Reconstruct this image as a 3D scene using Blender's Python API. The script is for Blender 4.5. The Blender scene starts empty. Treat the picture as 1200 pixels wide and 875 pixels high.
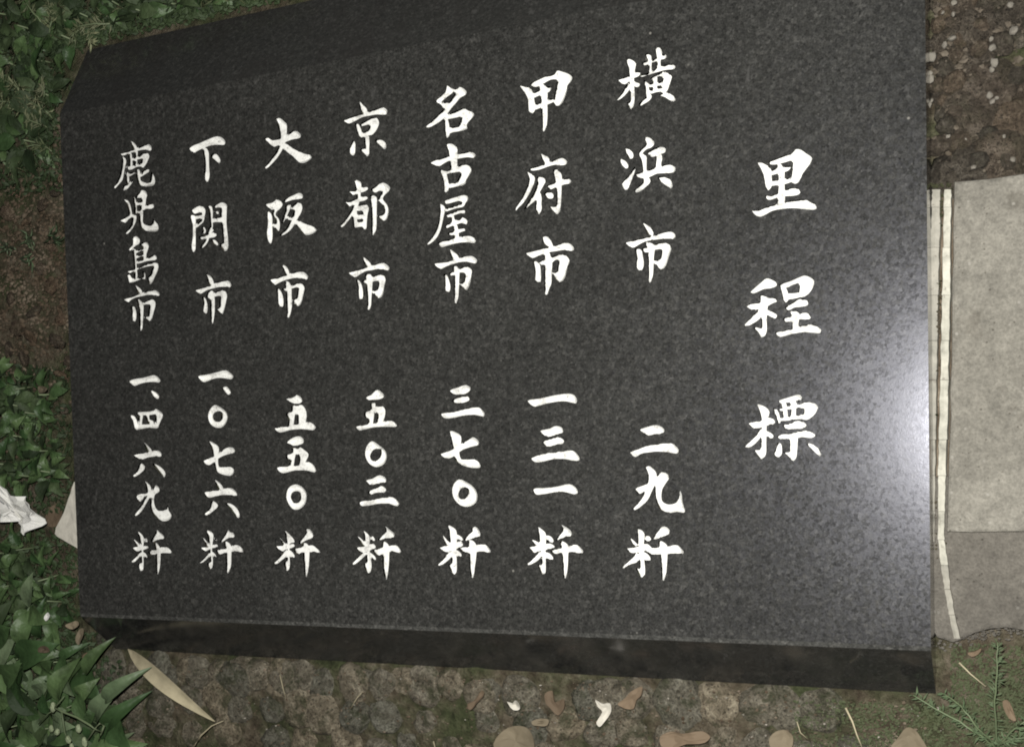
import bpy, bmesh, math, random
from mathutils import Vector, Matrix, noise
from mathutils.geometry import delaunay_2d_cdt
random.seed(11)
S = bpy.context.scene
C = bpy.context.scene.collection

# ------------------------------------------------------------------ camera
# Z is up (the normal of the inscribed face), the camera looks down on the stone from one metre
TOPZ = 0.055                      # height of the inscribed face above the ground
CAMZ = TOPZ + 1.0
F, PX, PY = 1350.0, 600.0, 604.0  # focal length and principal point of a 1200x875 picture
_dh = Vector((-2430 - PX, -(620 - PY), -F))
X_ = (-_dh).normalized()
_z = -Vector((1200 - PX, -(532 - PY), -F))
Z_ = (_z - X_ * _z.dot(X_)).normalized()
Y_ = Z_.cross(X_)
RW = Matrix((X_, Y_, Z_))         # camera space -> world

def P(px, py, z=0.0):
    """the place on the level z that the photograph shows at this point"""
    d = RW @ Vector((px - PX, -(py - PY), -F))
    t = (z - CAMZ) / d.z
    return Vector((d.x * t, d.y * t, z))

cam = bpy.data.cameras.new('camera')
cam.sensor_fit = 'HORIZONTAL'; cam.sensor_width = 36.0
cam.lens = 36.0 * F / 1200.0
cam.shift_y = (PY - 437.5) / 1200.0
cam.clip_start = 0.02; cam.clip_end = 200
co = bpy.data.objects.new('camera', cam); C.objects.link(co)
co.matrix_world = Matrix.Translation((0, 0, CAMZ)) @ RW.to_4x4()
S.camera = co
S.render.resolution_x = 1024; S.render.resolution_y = 746

# ------------------------------------------------------------------ light: a night sky, a trace of moonlight, the phone's flash
EL, AZ = math.radians(38), math.radians(150)
W = bpy.data.worlds.new('World'); S.world = W; W.use_nodes = True
nt = W.node_tree
sky = nt.nodes.new('ShaderNodeTexSky'); sky.sky_type = 'NISHITA'; sky.sun_disc = False
sky.sun_elevation = EL; sky.sun_rotation = AZ
bg = nt.nodes['Background']; nt.links.new(sky.outputs[0], bg.inputs[0]); bg.inputs[1].default_value = 0.0022
sun = bpy.data.lights.new('moon', 'SUN'); sun.energy = 0.012; sun.angle = math.radians(0.5); sun.color = (1, .95, .88)
so = bpy.data.objects.new('moon', sun); C.objects.link(so)
so.rotation_euler = Vector((math.sin(AZ) * math.cos(EL), math.cos(AZ) * math.cos(EL), math.sin(EL))).to_track_quat('Z', 'Y').to_euler()
fl = bpy.data.lights.new('camera_flash', 'POINT'); fl.energy = 88; fl.shadow_soft_size = 0.006; fl.color = (1.0, .98, .93)
fo = bpy.data.objects.new('camera_flash', fl); C.objects.link(fo); fo.location = (-0.028, 0.05, CAMZ + 0.01)
S.view_settings.view_transform = 'Standard'; S.view_settings.look = 'None'
S.render.engine = 'CYCLES'; S.cycles.filter_width = 1.95      # the softness of a hand-held phone picture
S.view_settings.exposure = 0; S.view_settings.gamma = 1

# ------------------------------------------------------------------ helpers
def tag(o, label=None, cat=None, group=None, kind=None):
    if label: o['label'] = label
    if cat: o['category'] = cat
    if group: o['group'] = group
    if kind: o['kind'] = kind
    return o

def mesh_obj(name, verts, faces, mat, parent=None, smooth=False):
    me = bpy.data.meshes.new(name)
    me.from_pydata([tuple(v) for v in verts], [], faces)
    if mat: me.materials.append(mat)
    if smooth:
        for p in me.polygons: p.use_smooth = True
    me.update()
    o = bpy.data.objects.new(name, me); C.objects.link(o)
    if parent: o.parent = parent
    return o

def inst(name, me, parent=None, loc=(0, 0, 0), rot=(0, 0, 0), scale=(1, 1, 1)):
    o = bpy.data.objects.new(name, me); C.objects.link(o)
    if parent: o.parent = parent
    o.location = loc; o.rotation_euler = rot; o.scale = scale
    return o

def empty(name, loc):
    o = bpy.data.objects.new(name, None); C.objects.link(o); o.location = loc
    o.empty_display_size = .02
    return o

class M:
    """tiny node-material builder"""
    def __init__(s, name, rough=.6, spec=.5):
        s.m = bpy.data.materials.new(name); s.m.use_nodes = True
        s.n = s.m.node_tree.nodes; s.l = s.m.node_tree.links
        s.b = s.n['Principled BSDF']; s.b.inputs['Roughness'].default_value = rough
        s.b.inputs['Specular IOR Level'].default_value = spec
        tc = s.n.new('ShaderNodeTexCoord'); s.co = tc.outputs['Object']; s.bumpn = None
    def per_object(s, k=7.0, sc=1.0):
        oi = s.n.new('ShaderNodeObjectInfo'); a = s.n.new('ShaderNodeVectorMath'); a.operation = 'MULTIPLY_ADD'
        c = s.n.new('ShaderNodeCombineXYZ')
        for i in range(3): s.l.new(oi.outputs['Random'], c.inputs[i])
        s.l.new(c.outputs[0], a.inputs[0]); a.inputs[1].default_value = (k, k * 1.7, k * 2.3); s.l.new(s.stretch((sc, sc, sc)), a.inputs[2])
        s.co = a.outputs[0]; s.rnd = oi.outputs['Random']
    def stretch(s, v):
        a = s.n.new('ShaderNodeVectorMath'); a.operation = 'MULTIPLY'; s.l.new(s.co, a.inputs[0]); a.inputs[1].default_value = v
        return a.outputs[0]
    def noise(s, scale, detail=3, rough=.55, co=None, dist=0):
        t = s.n.new('ShaderNodeTexNoise'); t.inputs['Scale'].default_value = scale
        t.inputs['Detail'].default_value = detail; t.inputs['Roughness'].default_value = rough
        t.inputs['Distortion'].default_value = dist
        s.l.new(co or s.co, t.inputs['Vector']); return t.outputs['Fac']
    def voro(s, scale, out='Distance', feature='F1', co=None):
        t = s.n.new('ShaderNodeTexVoronoi'); t.feature = feature; t.inputs['Scale'].default_value = scale
        s.l.new(co or s.co, t.inputs['Vector']); return t.outputs[out]
    def ramp(s, fac, stops):
        r = s.n.new('ShaderNodeValToRGB'); e = r.color_ramp.elements
        while len(e) < len(stops): e.new(.5)
        for i, (p, c) in enumerate(stops):
            e[i].position = p
            e[i].color = (c, c, c, 1) if isinstance(c, (int, float)) else (*c, 1)
        s.l.new(fac, r.inputs[0]); return r.outputs[0]
    def mix(s, fac, a, b, mode='MIX'):
        r = s.n.new('ShaderNodeMix'); r.data_type = 'RGBA'; r.blend_type = mode
        for i, v in ((0, fac), (6, a), (7, b)):
            if isinstance(v, (int, float)): r.inputs[i].default_value = v if i == 0 else (v, v, v, 1)
            elif isinstance(v, tuple): r.inputs[i].default_value = (*v, 1)
            else: s.l.new(v, r.inputs[i])
        return r.outputs[2]
    def color(s, c):
        if isinstance(c, tuple): s.b.inputs['Base Color'].default_value = (*c, 1)
        else: s.l.new(c, s.b.inputs['Base Color'])
    def rough(s, r): s.l.new(r, s.b.inputs['Roughness'])
    def bump(s, h, strength=.5, dist=.002):
        b = s.n.new('ShaderNodeBump'); b.inputs['Strength'].default_value = strength; b.inputs['Distance'].default_value = dist
        s.l.new(h, b.inputs['Height'])
        if s.bumpn: s.l.new(s.bumpn, b.inputs['Normal'])
        s.bumpn = b.outputs[0]; s.l.new(s.bumpn, s.b.inputs['Normal'])

# ------------------------------------------------------------------ materials
def granite(name, polished=False, k=1.0):
    g = M(name, .3, .5 if polished else .33)
    fine = g.noise(620, 4, .75)
    mid = g.noise(210, 3, .6)
    crystals = g.voro(380, 'Color')
    sep = g.n.new('ShaderNodeSeparateColor'); g.l.new(crystals, sep.inputs[0])
    base = g.ramp(fine, [(.34, (.006 * k, .006 * k, .006 * k)), (.5, (.029 * k, .029 * k, .027 * k)), (.66, (.070 * k, .069 * k, .064 * k))])
    c2 = g.ramp(sep.outputs[0], [(0, (.006 * k, .006 * k, .006 * k)), (.25, (.022 * k, .022 * k, .020 * k)), (.75, (.034 * k, .034 * k, .032 * k)), (1, (.075 * k, .073 * k, .068 * k))])
    c = g.mix(.5, base, c2)
    c = g.mix(1.0, c, g.ramp(mid, [(.3, .62), (.5, 1), (.7, 1.45)]), 'MULTIPLY')
    c = g.mix(1.0, c, g.ramp(g.noise(7, 5, .65), [(.3, .85), (.7, 1.18)]), 'MULTIPLY')
    c = g.mix(g.ramp(g.voro(175), [(.12, .75), (.22, 0)]), c, (.008 * k, .008 * k, .008 * k))
    c = g.mix(g.ramp(g.voro(120, co=g.stretch((1, .8, 1))), [(.05, .5), (.11, 0)]), c, (.13, .128, .12))
    c = g.mix(.55 if polished else .30, c, (.026 * k, .026 * k, .0245 * k))
    # dust specks that lie on the stone
    sp = g.voro(38); m = g.ramp(sp, [(.025, 1), (.055, 0)])
    gate = g.ramp(g.noise(19, 2), [(.54, 0), (.60, .8)])
    c = g.mix(g.mix(1.0, m, gate, 'MULTIPLY'), c, (.22, .21, .19))
    c = g.mix(g.ramp(g.noise(90, 2, .5, g.stretch((1.0, .35, 1))), [(.71, 0), (.76, .35)]), c, (.09, .088, .085))
    g.color(c)
    g.b.inputs['Specular Tint'].default_value = (.86, .87, 1.0, 1)
    if polished:
        st = g.ramp(g.noise(16, 4, .6, g.stretch((1.6, .7, .7)), .5), [(.48, 0), (.66, .45)])
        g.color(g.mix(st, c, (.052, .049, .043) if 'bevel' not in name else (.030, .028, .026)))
        g.rough(g.ramp(g.noise(30, 3), [(.3, .07), (.7, .20)]))
        g.bump(g.noise(25, 3), .05, .001)
    else:
        g.rough(g.mix(.5, g.ramp(fine, [(.3, .20), (.7, .33)]), g.ramp(sep.outputs[1], [(0, .16), (1, .40)])))
        g.bump(g.noise(500, 3, .7), .10, .0004)
    return g.m
M_FACE = granite('granite_honed')
M_SIDE = granite('granite_polished', True, .75)
M_ARRIS_LIT = granite('granite_arris_lit', False, 2.0)  # honed edge; the light it catches is painted in as paler stone
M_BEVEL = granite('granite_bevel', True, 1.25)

g = M('white_engraving_paint', .65, .3)
w = g.ramp(g.noise(260, 4, .7), [(.29, (.22, .215, .20)), (.39, (.74, .74, .71)), (.7, (.88, .88, .85))])
thin = g.ramp(g.noise(55, 5, .75), [(.50, 0), (.62, .7)])
w = g.mix(thin, w, g.mix(g.ramp(g.noise(420, 3, .7), [(.45, 0), (.6, 1)]), (.30, .295, .28), (.72, .71, .68)))
g.color(w); g.bump(g.noise(500, 2), .45, .0008); M_PAINT = g.m

g = M('soil_moss', .95, .2)
n1 = g.noise(14, 6, .65); n2 = g.noise(70, 6, .7)
soil = g.ramp(n2, [(.3, (.030, .022, .014)), (.5, (.085, .070, .048)), (.72, (.17, .145, .11))])
moss = g.ramp(n2, [(.3, (.014, .017, .007)), (.55, (.052, .060, .028)), (.75, (.105, .112, .062))])
g.color(g.mix(g.ramp(n1, [(.42, 0), (.60, 1)]), soil, moss)); g.bump(n2, 1.0, .008); g.bump(g.noise(300, 3), .8, .003); M_SOIL = g.m

def stone_mat(name, dark, mid, light, moss):
    g = M(name, .9, .3); g.per_object(sc=.03)
    a = g.noise(55, 6, .7, dist=.6); b = g.noise(220, 4, .7)
    c = g.ramp(a, [(.30, dark), (.5, mid), (.68, light)])
    c = g.mix(1.0, c, g.ramp(b, [(.3, .6), (.7, 1.3)]), 'MULTIPLY')
    c = g.mix(1.0, c, g.ramp(g.rnd, [(0, (.7, .72, .7)), (.5, (1, .95, .9)), (1, (1.25, 1.12, .98))]), 'MULTIPLY')
    pits = g.ramp(g.voro(150), [(.12, .35), (.3, 1)])
    c = g.mix(1.0, c, pits, 'MULTIPLY')
    c = g.mix(g.ramp(g.noise(28, 5, .7), [(.50, 0), (.62, moss)]), c, (.045, .052, .024))
    g.color(c); g.bump(a, .8, .16); g.bump(b, .8, .05); return g.m
M_COB = stone_mat('lava_cobble', (.080, .073, .055), (.215, .200, .158), (.37, .355, .295), .75)
M_DARKST = stone_mat('dark_lava_stone', (.045, .037, .029), (.105, .088, .070), (.20, .175, .145), .25)
M_RUB = stone_mat('brown_rubble', (.05, .035, .024), (.13, .10, .075), (.28, .23, .18), .3)

g = M('white_gravel', .8, .3); g.per_object(); g.color(g.ramp(g.noise(120, 3), [(.3, (.12, .108, .09)), (.6, (.32, .295, .25))])); g.bump(g.noise(200, 3), .6, .002); M_GRAVEL = g.m

def concrete(name, k=1.0, warm=1.0):
    g = M(name, .92, .3)
    a = g.noise(5, 5, .6); b = g.noise(90, 5, .7); c_ = g.noise(420, 3, .7)
    c = g.ramp(a, [(.3, (.185 * k, .175 * k * warm, .150 * k * warm)), (.7, (.30 * k, .285 * k * warm, .245 * k * warm))])
    c = g.mix(1.0, c, g.ramp(b, [(.3, .72), (.7, 1.22)]), 'MULTIPLY')
    c = g.mix(1.0, c, g.ramp(c_, [(.35, .8), (.65, 1.15)]), 'MULTIPLY')
    c = g.mix(g.ramp(g.noise(24, 4, .7), [(.60, 0), (.70, .4)]), c, (.08 * k, .07 * k, .055 * k))
    pit = g.voro(170); gate = g.ramp(g.noise(60, 3), [(.5, 0), (.6, .8)])
    c = g.mix(g.mix(1.0, g.ramp(pit, [(.10, 1), (.2, 0)]), gate, 'MULTIPLY'), c, (.07 * k, .062 * k, .05 * k))
    c = g.mix(g.ramp(g.voro(75), [(.06, .5), (.13, 0)]), c, (.42 * k, .40 * k, .36 * k))
    g.color(c); g.bump(b, .7, .003); g.bump(c_, .7, .0015); return g.m
M_CONC = concrete('concrete', .88, .995); M_CONC2 = concrete('darker_concrete', .50, .97)  # the second concrete is a darker tone for the apron and its crumbs

def strip_mat(name, a, b):
    g = M(name, .6, .4)
    c = g.ramp(g.noise(45, 5, .7), [(.30, tuple(x * .5 for x in a)), (.45, a), (.7, b)])
    g.color(g.mix(g.ramp(g.noise(160, 3), [(.62, 0), (.72, .6)]), c, (.12, .10, .08))); g.bump(g.noise(120, 3), .4, .001); return g.m
M_ST1 = strip_mat('greyed_white_strip', (.24, .23, .195), (.36, .34, .29))
M_ST2 = strip_mat('white_strip', (.36, .35, .295), (.58, .56, .48))

def leaf_mat(name, a, b, rough=.5, vein=1.5):
    g = M(name, rough, .35); g.per_object(sc=.035)
    c = g.ramp(g.rnd, [(0, a), (1, b)])
    c = g.mix(1.0, c, g.ramp(g.noise(50, 5, .7), [(.3, .5), (.5, 1), (.7, 1.4)]), 'MULTIPLY')
    g.color(c); g.bump(g.noise(60, 3, .6), .35, .012)
    g.b.inputs['Transmission Weight'].default_value = 0
    return g.m
M_LEAF = leaf_mat('green_leaf', (.026, .055, .019), (.080, .125, .050))
M_LEAFP = leaf_mat('pale_green_leaf', (.085, .122, .064), (.12, .16, .09))
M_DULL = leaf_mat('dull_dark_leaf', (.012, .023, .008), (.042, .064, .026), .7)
M_MOSS = leaf_mat('moss_sprout', (.028, .036, .016), (.075, .088, .042), .8)
M_STEM = leaf_mat('green_stem', (.11, .145, .075), (.16, .195, .11))
M_PALE = leaf_mat('pale_bud', (.20, .24, .14), (.28, .32, .20))
M_GRASS = leaf_mat('grass_blade', (.07, .085, .038), (.16, .17, .095), .7)
M_WEED = leaf_mat('weed_blade', (.055, .090, .042), (.11, .15, .085), .7)
M_DRY = leaf_mat('dry_straw', (.34, .30, .20), (.42, .37, .25), .75)
M_DRYL = leaf_mat('dry_leaf', (.095, .066, .042), (.17, .125, .082), .8)
M_TAN = leaf_mat('tan_leaf', (.15, .122, .082), (.20, .165, .11), .8)
g = M('paper', .85, .3); g.color(g.ramp(g.noise(40, 4), [(.35, (.62, .62, .58)), (.6, (.74, .73, .70))])); g.bump(g.noise(60, 4), .5, .003); M_PAPER = g.m
g = M('pale_card', .85, .3); g.color(g.ramp(g.noise(60, 5, .7), [(.3, (.40, .38, .33)), (.65, (.58, .55, .48))])); g.bump(g.noise(150, 4), .3, .001); M_CARD = g.m
g = M('crumb_litter', .9, .2); g.color(g.ramp(g.noise(35, 5, .7), [(.3, (.045, .030, .018)), (.5, (.095, .072, .050)), (.7, (.20, .165, .125))])); M_LIT = g.m
g = M('brown_crumbs', .95, .2); g.color(g.ramp(g.noise(30, 5, .7), [(.3, (.03, .024, .018)), (.5, (.085, .07, .053)), (.7, (.17, .145, .115))])); M_DCR = g.m
g = M('print_grey', .8, .3); g.color((.25, .25, .26)); M_PRINT = g.m

# ------------------------------------------------------------------ ground: one sheet, dug a little deeper under the stone
def fbm(x, y, s, seed=0.0):
    return noise.fractal(Vector((x * s + seed, y * s - seed, seed)), 1.0, 2.0, 4)
gv, gf = [], []
xs = [-8, -5, -3, -2, -1.6] + [-1.4 + i * .0125 for i in range(145)] + [.5, .8, 1.4, 2.5, 5, 8]
ys = [-8, -5, -3, -1.5, -.8, -.55] + [-.45 + i * .0125 for i in range(97)] + [.85, 1.1, 1.6, 3, 5, 8]
for y in ys:
    for x in xs:
        z = .006 * fbm(x, y, 9) + .004 * fbm(x, y, 40, 3) - .002
        if -.99 < x < -.075 and -.19 < y < .48: z = -.012
        if x > -.075 and -.15 < y < .23: z = -.008
        gv.append((x, y, min(z, .012)))
nx = len(xs)
for j in range(len(ys) - 1):
    for i in range(nx - 1):
        a = j * nx + i; gf.append((a, a + 1, a + nx + 1, a + nx))
tag(mesh_obj('ground', gv, gf, M_SOIL, smooth=True), kind='structure')

# ------------------------------------------------------------------ the characters, traced as brush-stroke outlines
# (name, x0, y0, zoom, outlines); every outline is a closed brush mark
GL = [
('里',870,165,8.75,"""160,230 180,222 240,240 275,265 295,310 300,380 300,460 285,490 262,508 240,490 228,440 215,350 190,290
270,220 290,205 400,165 510,125 545,90 600,95 650,130 712,175 705,215 660,280 610,350 600,385 560,435 520,440 500,410 505,330 512,250 505,205 440,220 360,240 285,240
290,315 360,280 430,262 490,260 495,275 470,305 430,320 360,335 295,350
360,240 385,235 415,255 430,300 430,400 432,500 430,640 400,665 358,660 362,560 365,450 362,330
285,415 370,400 440,385 515,385 520,410 450,440 370,455 285,455
235,560 300,560 360,540 440,505 520,480 580,495 592,525 575,550 500,565 430,570 350,585 290,605 240,595
100,715 140,720 240,680 350,650 450,625 560,605 650,602 700,630 745,650 760,690 740,705 690,708 600,695 500,690 400,700 300,720 240,755 190,778 140,765"""),
('程',870,310,8.75,"""85,285 130,240 200,180 245,145 300,150 345,185 350,215 300,240 220,250 150,280 95,300
45,430 70,405 170,385 240,345 310,340 350,355 355,375 310,395 250,430 180,455 110,465
180,315 210,310 260,345 262,400 250,500 248,600 248,680 225,735 200,745 175,720 140,670 115,650 130,637 190,655 195,600 195,500 190,400
195,440 210,500 170,560 110,600 40,632 25,615 90,540 150,480
245,465 300,480 345,505 355,530 335,552 290,535 245,510
380,205 405,200 440,225 465,290 470,360 440,390 420,370 405,290
385,205 450,180 540,145 630,115 690,130 735,170 728,215 700,270 650,320 600,335 575,310 580,250 580,195 520,205 460,235 420,235
450,305 530,290 585,285 600,325 540,345 455,355
435,440 490,405 570,355 630,352 675,380 665,415 610,430 530,440 480,465 445,455
415,555 470,535 560,510 630,490 675,500 700,540 680,560 600,560 520,580 450,590
490,485 530,470 570,480 580,530 575,600 570,670 510,670 508,600 505,540
335,695 380,685 480,665 600,630 700,610 760,630 805,665 795,700 730,700 640,690 560,700 470,720 390,742 355,730"""),
('標',870,455,8.75,"""65,360 110,345 190,330 260,300 310,310 335,345 310,370 250,380 190,400 130,412 90,395
155,165 190,170 240,195 275,235 270,280 250,340 245,450 243,560 240,670 215,715 190,720 150,670 120,630 185,620 188,550 190,450 190,330 180,250
190,410 200,470 170,520 110,580 50,608 30,595 60,555 130,490
240,435 290,455 318,490 300,515 240,480
370,125 430,105 510,80 580,65 612,85 610,110 560,125 480,140 410,150 385,150
315,200 350,215 375,260 385,310 385,355 365,360 345,300
400,140 440,140 455,200 460,300 430,315 415,290 410,220
480,130 530,125 560,160 550,200 540,290 500,300 490,260 500,200
610,150 650,135 710,140 755,165 775,200 750,250 700,300 650,325 615,310 625,250 625,200 600,185
370,215 420,195 480,180 560,165 610,160 625,200 560,200 500,210 440,220 380,230
370,310 440,295 520,280 625,270 640,310 560,315 480,325 400,335
410,380 470,360 540,335 620,338 655,370 640,400 570,415 490,420 430,405
355,490 420,465 500,460 580,440 650,430 720,455 745,475 730,500 650,508 560,505 480,515 400,522 365,510
480,490 560,490 565,560 560,640 550,710 525,742 490,720 450,680 415,650 480,650 485,600 482,540
365,555 395,570 405,620 398,680 360,705 325,680 330,640 350,600
655,565 700,565 760,600 800,645 805,680 790,692 750,665 700,615"""),
('横',720,50,10.94,"""55,490 80,465 190,420 270,375 320,370 330,395 310,430 250,455 200,490 130,535
165,230 190,212 240,230 275,265 268,320 255,400 250,500 255,600 258,700 245,810 215,852 190,830 160,770 195,760 200,680 195,580 190,450 180,350
165,530 210,525 200,590 140,670 80,720 40,740 45,715 100,640
240,495 300,505 325,535 310,565 270,570 240,540
400,150 425,135 465,165 475,210 475,290 470,390 435,400 440,320 425,250 410,200
525,90 550,68 590,75 610,130 600,180 590,250 590,330 535,345 540,270 538,190
360,260 400,240 470,230 540,190 600,165 650,150 668,175 650,205 590,220 520,245 470,260 400,290 370,290
330,415 400,400 470,370 550,320 650,285 720,278 770,295 780,325 750,342 660,350 580,370 480,400 400,425 345,438
375,480 400,490 435,520 440,570 445,640 430,680 400,660 390,580
460,455 520,420 590,385 640,370 690,390 735,430 725,480 700,560 670,625 625,645 590,620 605,540 615,440 570,430 520,455 475,475
495,465 545,440 545,540 540,630 490,640 490,560
430,540 500,520 610,505 615,540 540,555 440,570
430,610 500,600 600,580 620,620 540,635 450,655
420,650 460,660 478,695 450,740 390,780 325,812 310,790 350,745 400,705
575,670 650,635 710,650 760,690 782,730 760,755 710,740 650,700"""),
('浜',720,155,10.94,"""145,215 170,210 215,240 242,285 235,330 200,340 170,310 150,265
90,335 120,355 160,395 178,435 165,462 120,455 90,410 82,370
262,440 268,470 240,560 200,660 165,735 140,740 110,690 100,650 150,590 210,520
390,85 415,65 470,85 508,130 505,160 465,200 420,215 370,255 340,300 315,300 308,265 350,210 405,150
325,290 380,280 408,310 410,400 410,500 408,590 365,590 360,500 350,390
420,265 470,230 550,190 620,190 658,220 655,250 610,275 550,290 490,318 450,300
540,280 590,275 612,330 600,390 590,450 520,465 525,400
262,540 330,515 420,490 500,460 590,435 680,408 750,425 780,460 772,505 720,520 640,525 550,530 480,560 420,585 340,592 295,570
370,580 430,575 460,620 445,660 390,710 330,760 275,770 258,745 300,700 360,650
555,575 620,568 690,590 740,640 745,690 720,720 680,695 620,650 575,615"""),
('市',725,255,10.94,"""315,75 370,95 420,145 445,195 430,240 390,220 350,170 330,110
95,330 140,305 260,275 360,250 450,225 550,195 620,178 690,190 720,215 725,250 700,272 620,268 530,275 440,285 340,305 260,345 200,380 160,380
210,410 230,390 290,420 305,480 318,560 318,620 285,685 260,675 228,620 225,560 232,500
300,400 320,380 380,385 460,345 560,315 630,335 675,385 665,430 635,520 610,600 580,645 545,672 520,655 470,600 430,560 470,545 515,545 540,490 545,410 500,405 440,425 350,445 320,435
345,315 390,315 440,340 460,380 450,500 445,620 435,750 405,832 388,820 380,700 375,560 370,440"""),
('甲',600,80,10.94,"""105,225 160,235 215,240 250,280 275,350 290,440 300,520 260,580 225,560 208,500 200,420 170,330 130,270
230,210 250,190 350,140 450,100 530,80 580,35 650,50 730,80 770,120 762,160 710,220 700,290 670,390 630,460 590,482 550,470 532,430 545,340 565,230 575,150 510,145 460,165 400,200 330,235 280,238
255,330 340,285 420,245 480,235 502,255 480,300 440,320 360,345 265,380
280,475 360,440 440,410 510,385 530,400 530,430 470,460 380,500 290,530
350,225 400,205 440,250 455,330 452,450 455,560 450,680 435,770 405,812 392,790 385,680 375,540 362,380"""),
('府',600,175,10.94,"""375,60 400,75 450,90 480,140 460,200 420,190 385,130
225,260 290,225 380,200 480,160 560,125 620,112 680,130 705,165 690,195 620,205 540,200 450,225 370,255 300,270 240,270
200,290 250,320 290,360 285,420 250,510 200,600 140,690 80,750 50,785 55,750 110,650 170,530 212,420 215,360
320,355 350,345 410,370 428,415 405,460 360,540 300,650 220,720 155,778 170,730 230,640 290,530 320,430
300,580 355,555 378,620 375,700 380,760 345,832 315,805 295,750 305,680
445,465 500,445 580,410 660,375 730,370 755,400 745,435 680,448 620,470 550,490 500,512 460,495
525,280 550,248 600,280 635,330 635,450 632,580 625,720 615,790 575,832 540,805 490,755 470,730 560,730 570,640 565,500 545,380
410,575 440,545 490,545 530,585 520,630 470,632 430,605"""),
('市',605,270,10.94,"""335,100 370,80 420,95 455,160 470,210 440,235 400,210 345,155
130,300 180,275 280,245 380,220 480,200 540,180 620,158 690,175 738,225 730,260 690,262 610,250 530,262 440,275 350,300 270,330 205,355 160,330
215,385 260,400 300,440 312,520 315,610 305,665 280,665 245,635 240,560 230,470
290,410 320,385 400,365 470,335 560,302 630,320 680,380 680,410 655,460 640,550 600,640 550,665 510,630 465,560 455,540 510,535 530,470 535,375 490,385 450,420 360,440 310,435
355,280 410,270 440,330 460,400 452,540 448,680 420,750 395,822 375,820 362,740 358,560 362,400"""),
('名',490,90,10.94,"""375,115 420,145 460,165 440,205 380,250 320,300 280,335 240,335 235,315 290,250 350,180
440,175 490,150 530,135 590,160 622,205 600,235 540,270 480,340 420,410 370,480 320,540 230,605 120,655 105,640 170,570 260,480 340,400 400,320 470,205
270,335 330,325 390,335 400,370 370,410 330,405 295,380
330,530 370,525 385,570 400,640 405,730 375,785 350,750 335,690 332,610
345,495 440,460 530,420 580,400 640,430 700,455 718,490 690,530 635,590 620,630 630,665 590,680 545,660 515,635 540,580 548,515 480,525 400,540 350,545
390,660 470,640 540,640 620,650 600,680 520,700 450,710 395,725"""),
('古',490,160,10.94,"""165,345 210,305 300,280 380,250 480,235 580,205 680,200 738,240 710,272 640,265 560,275 480,290 400,310 330,345 270,380 210,365
370,110 400,95 450,105 498,145 498,250 490,400 420,415 405,330 385,220
270,430 300,425 350,450 375,530 390,620 385,690 355,715 335,690 325,600 300,500
340,450 420,420 490,385 570,355 640,370 685,430 660,490 615,555 600,590 540,605 495,590 520,530 540,455 470,460 400,470 350,485
380,605 470,590 550,575 605,565 608,600 560,630 480,645 380,655"""),
('屋',490,220,10.94,"""285,210 330,235 345,270 325,370 300,490 270,580 220,660 160,710 120,728 140,690 190,610 240,510 270,380 282,280
335,180 400,150 500,120 580,98 630,110 640,145 610,190 580,240 500,260 430,280 350,305 345,275 420,245 500,220 550,205 540,170 470,180 400,200 350,210
350,345 420,325 500,290 560,275 600,300 590,330 550,325 480,345 420,370 365,378
415,350 450,345 470,410 540,400 550,370 590,385 630,430 610,475 560,450 500,470 430,490 350,520 345,480 420,440
375,585 440,560 520,530 580,510 600,550 570,560 500,590 410,610
450,470 490,470 515,560 515,680 455,690 455,580
250,705 330,680 430,655 540,625 640,612 700,630 740,680 720,708 650,700 560,700 470,715 380,740 300,760 270,740"""),
('市',490,280,10.94,"""410,135 460,170 510,215 520,260 480,285 440,260 415,200
215,320 300,305 400,280 500,250 600,220 690,222 755,275 740,310 690,305 600,290 520,300 430,325 350,355 290,385 250,370
330,445 365,465 395,530 412,620 395,680 365,675 345,630 340,540
395,440 430,420 500,400 570,360 630,358 685,400 680,470 665,570 615,665 570,625 525,570 565,570 590,520 590,435 530,430 470,455 410,468
445,345 490,350 525,400 525,520 520,660 510,760 485,825 465,800 458,680 460,500"""),
('京',390,110,10.94,"""345,105 390,150 430,190 440,240 410,265 370,240 345,180
145,345 200,310 300,275 400,245 500,210 600,180 650,178 695,210 690,260 640,268 560,265 470,280 380,300 290,345 210,380 160,365
285,380 320,385 350,430 370,490 380,540 340,550 310,500 295,440
350,385 420,345 500,300 560,310 592,370 575,430 540,490 490,530 450,500 460,440 465,395 410,405 360,412
340,510 400,490 460,465 530,480 500,520 420,545 345,558
405,535 455,540 468,610 465,700 462,780 440,802 410,780 350,720 365,700 405,700 402,620
258,590 285,630 288,700 280,770 260,792 230,770 218,700 240,640
540,600 580,580 640,600 685,650 680,700 655,712 610,670"""),
('都',390,205,10.94,"""215,215 290,195 370,160 430,150 450,180 400,215 330,230 250,260 225,245
285,85 310,70 355,95 365,150 355,250 350,330 300,340 305,260 290,170
165,350 240,330 300,300 380,275 430,275 445,300 400,330 330,345 260,380 210,405 180,385
290,330 340,325 320,400 270,480 210,570 120,670 105,655 160,570 230,460
250,500 300,440 310,560 300,670 265,670 255,600
300,420 370,375 430,380 460,430 445,500 435,600 425,690 390,700 370,650 375,540 370,460 310,460
290,520 380,500 390,550 295,565
285,620 380,595 400,650 340,665 285,670
475,265 520,260 560,290 562,400 560,560 555,690 520,772 500,760 495,600 490,430
485,185 550,140 620,100 690,120 735,170 710,215 660,260 640,310 690,380 718,460 705,530 680,580 630,580 580,540 570,520 620,515 655,480 650,410 620,370 580,330 590,280 630,210 590,205 550,225 510,215"""),
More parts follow.
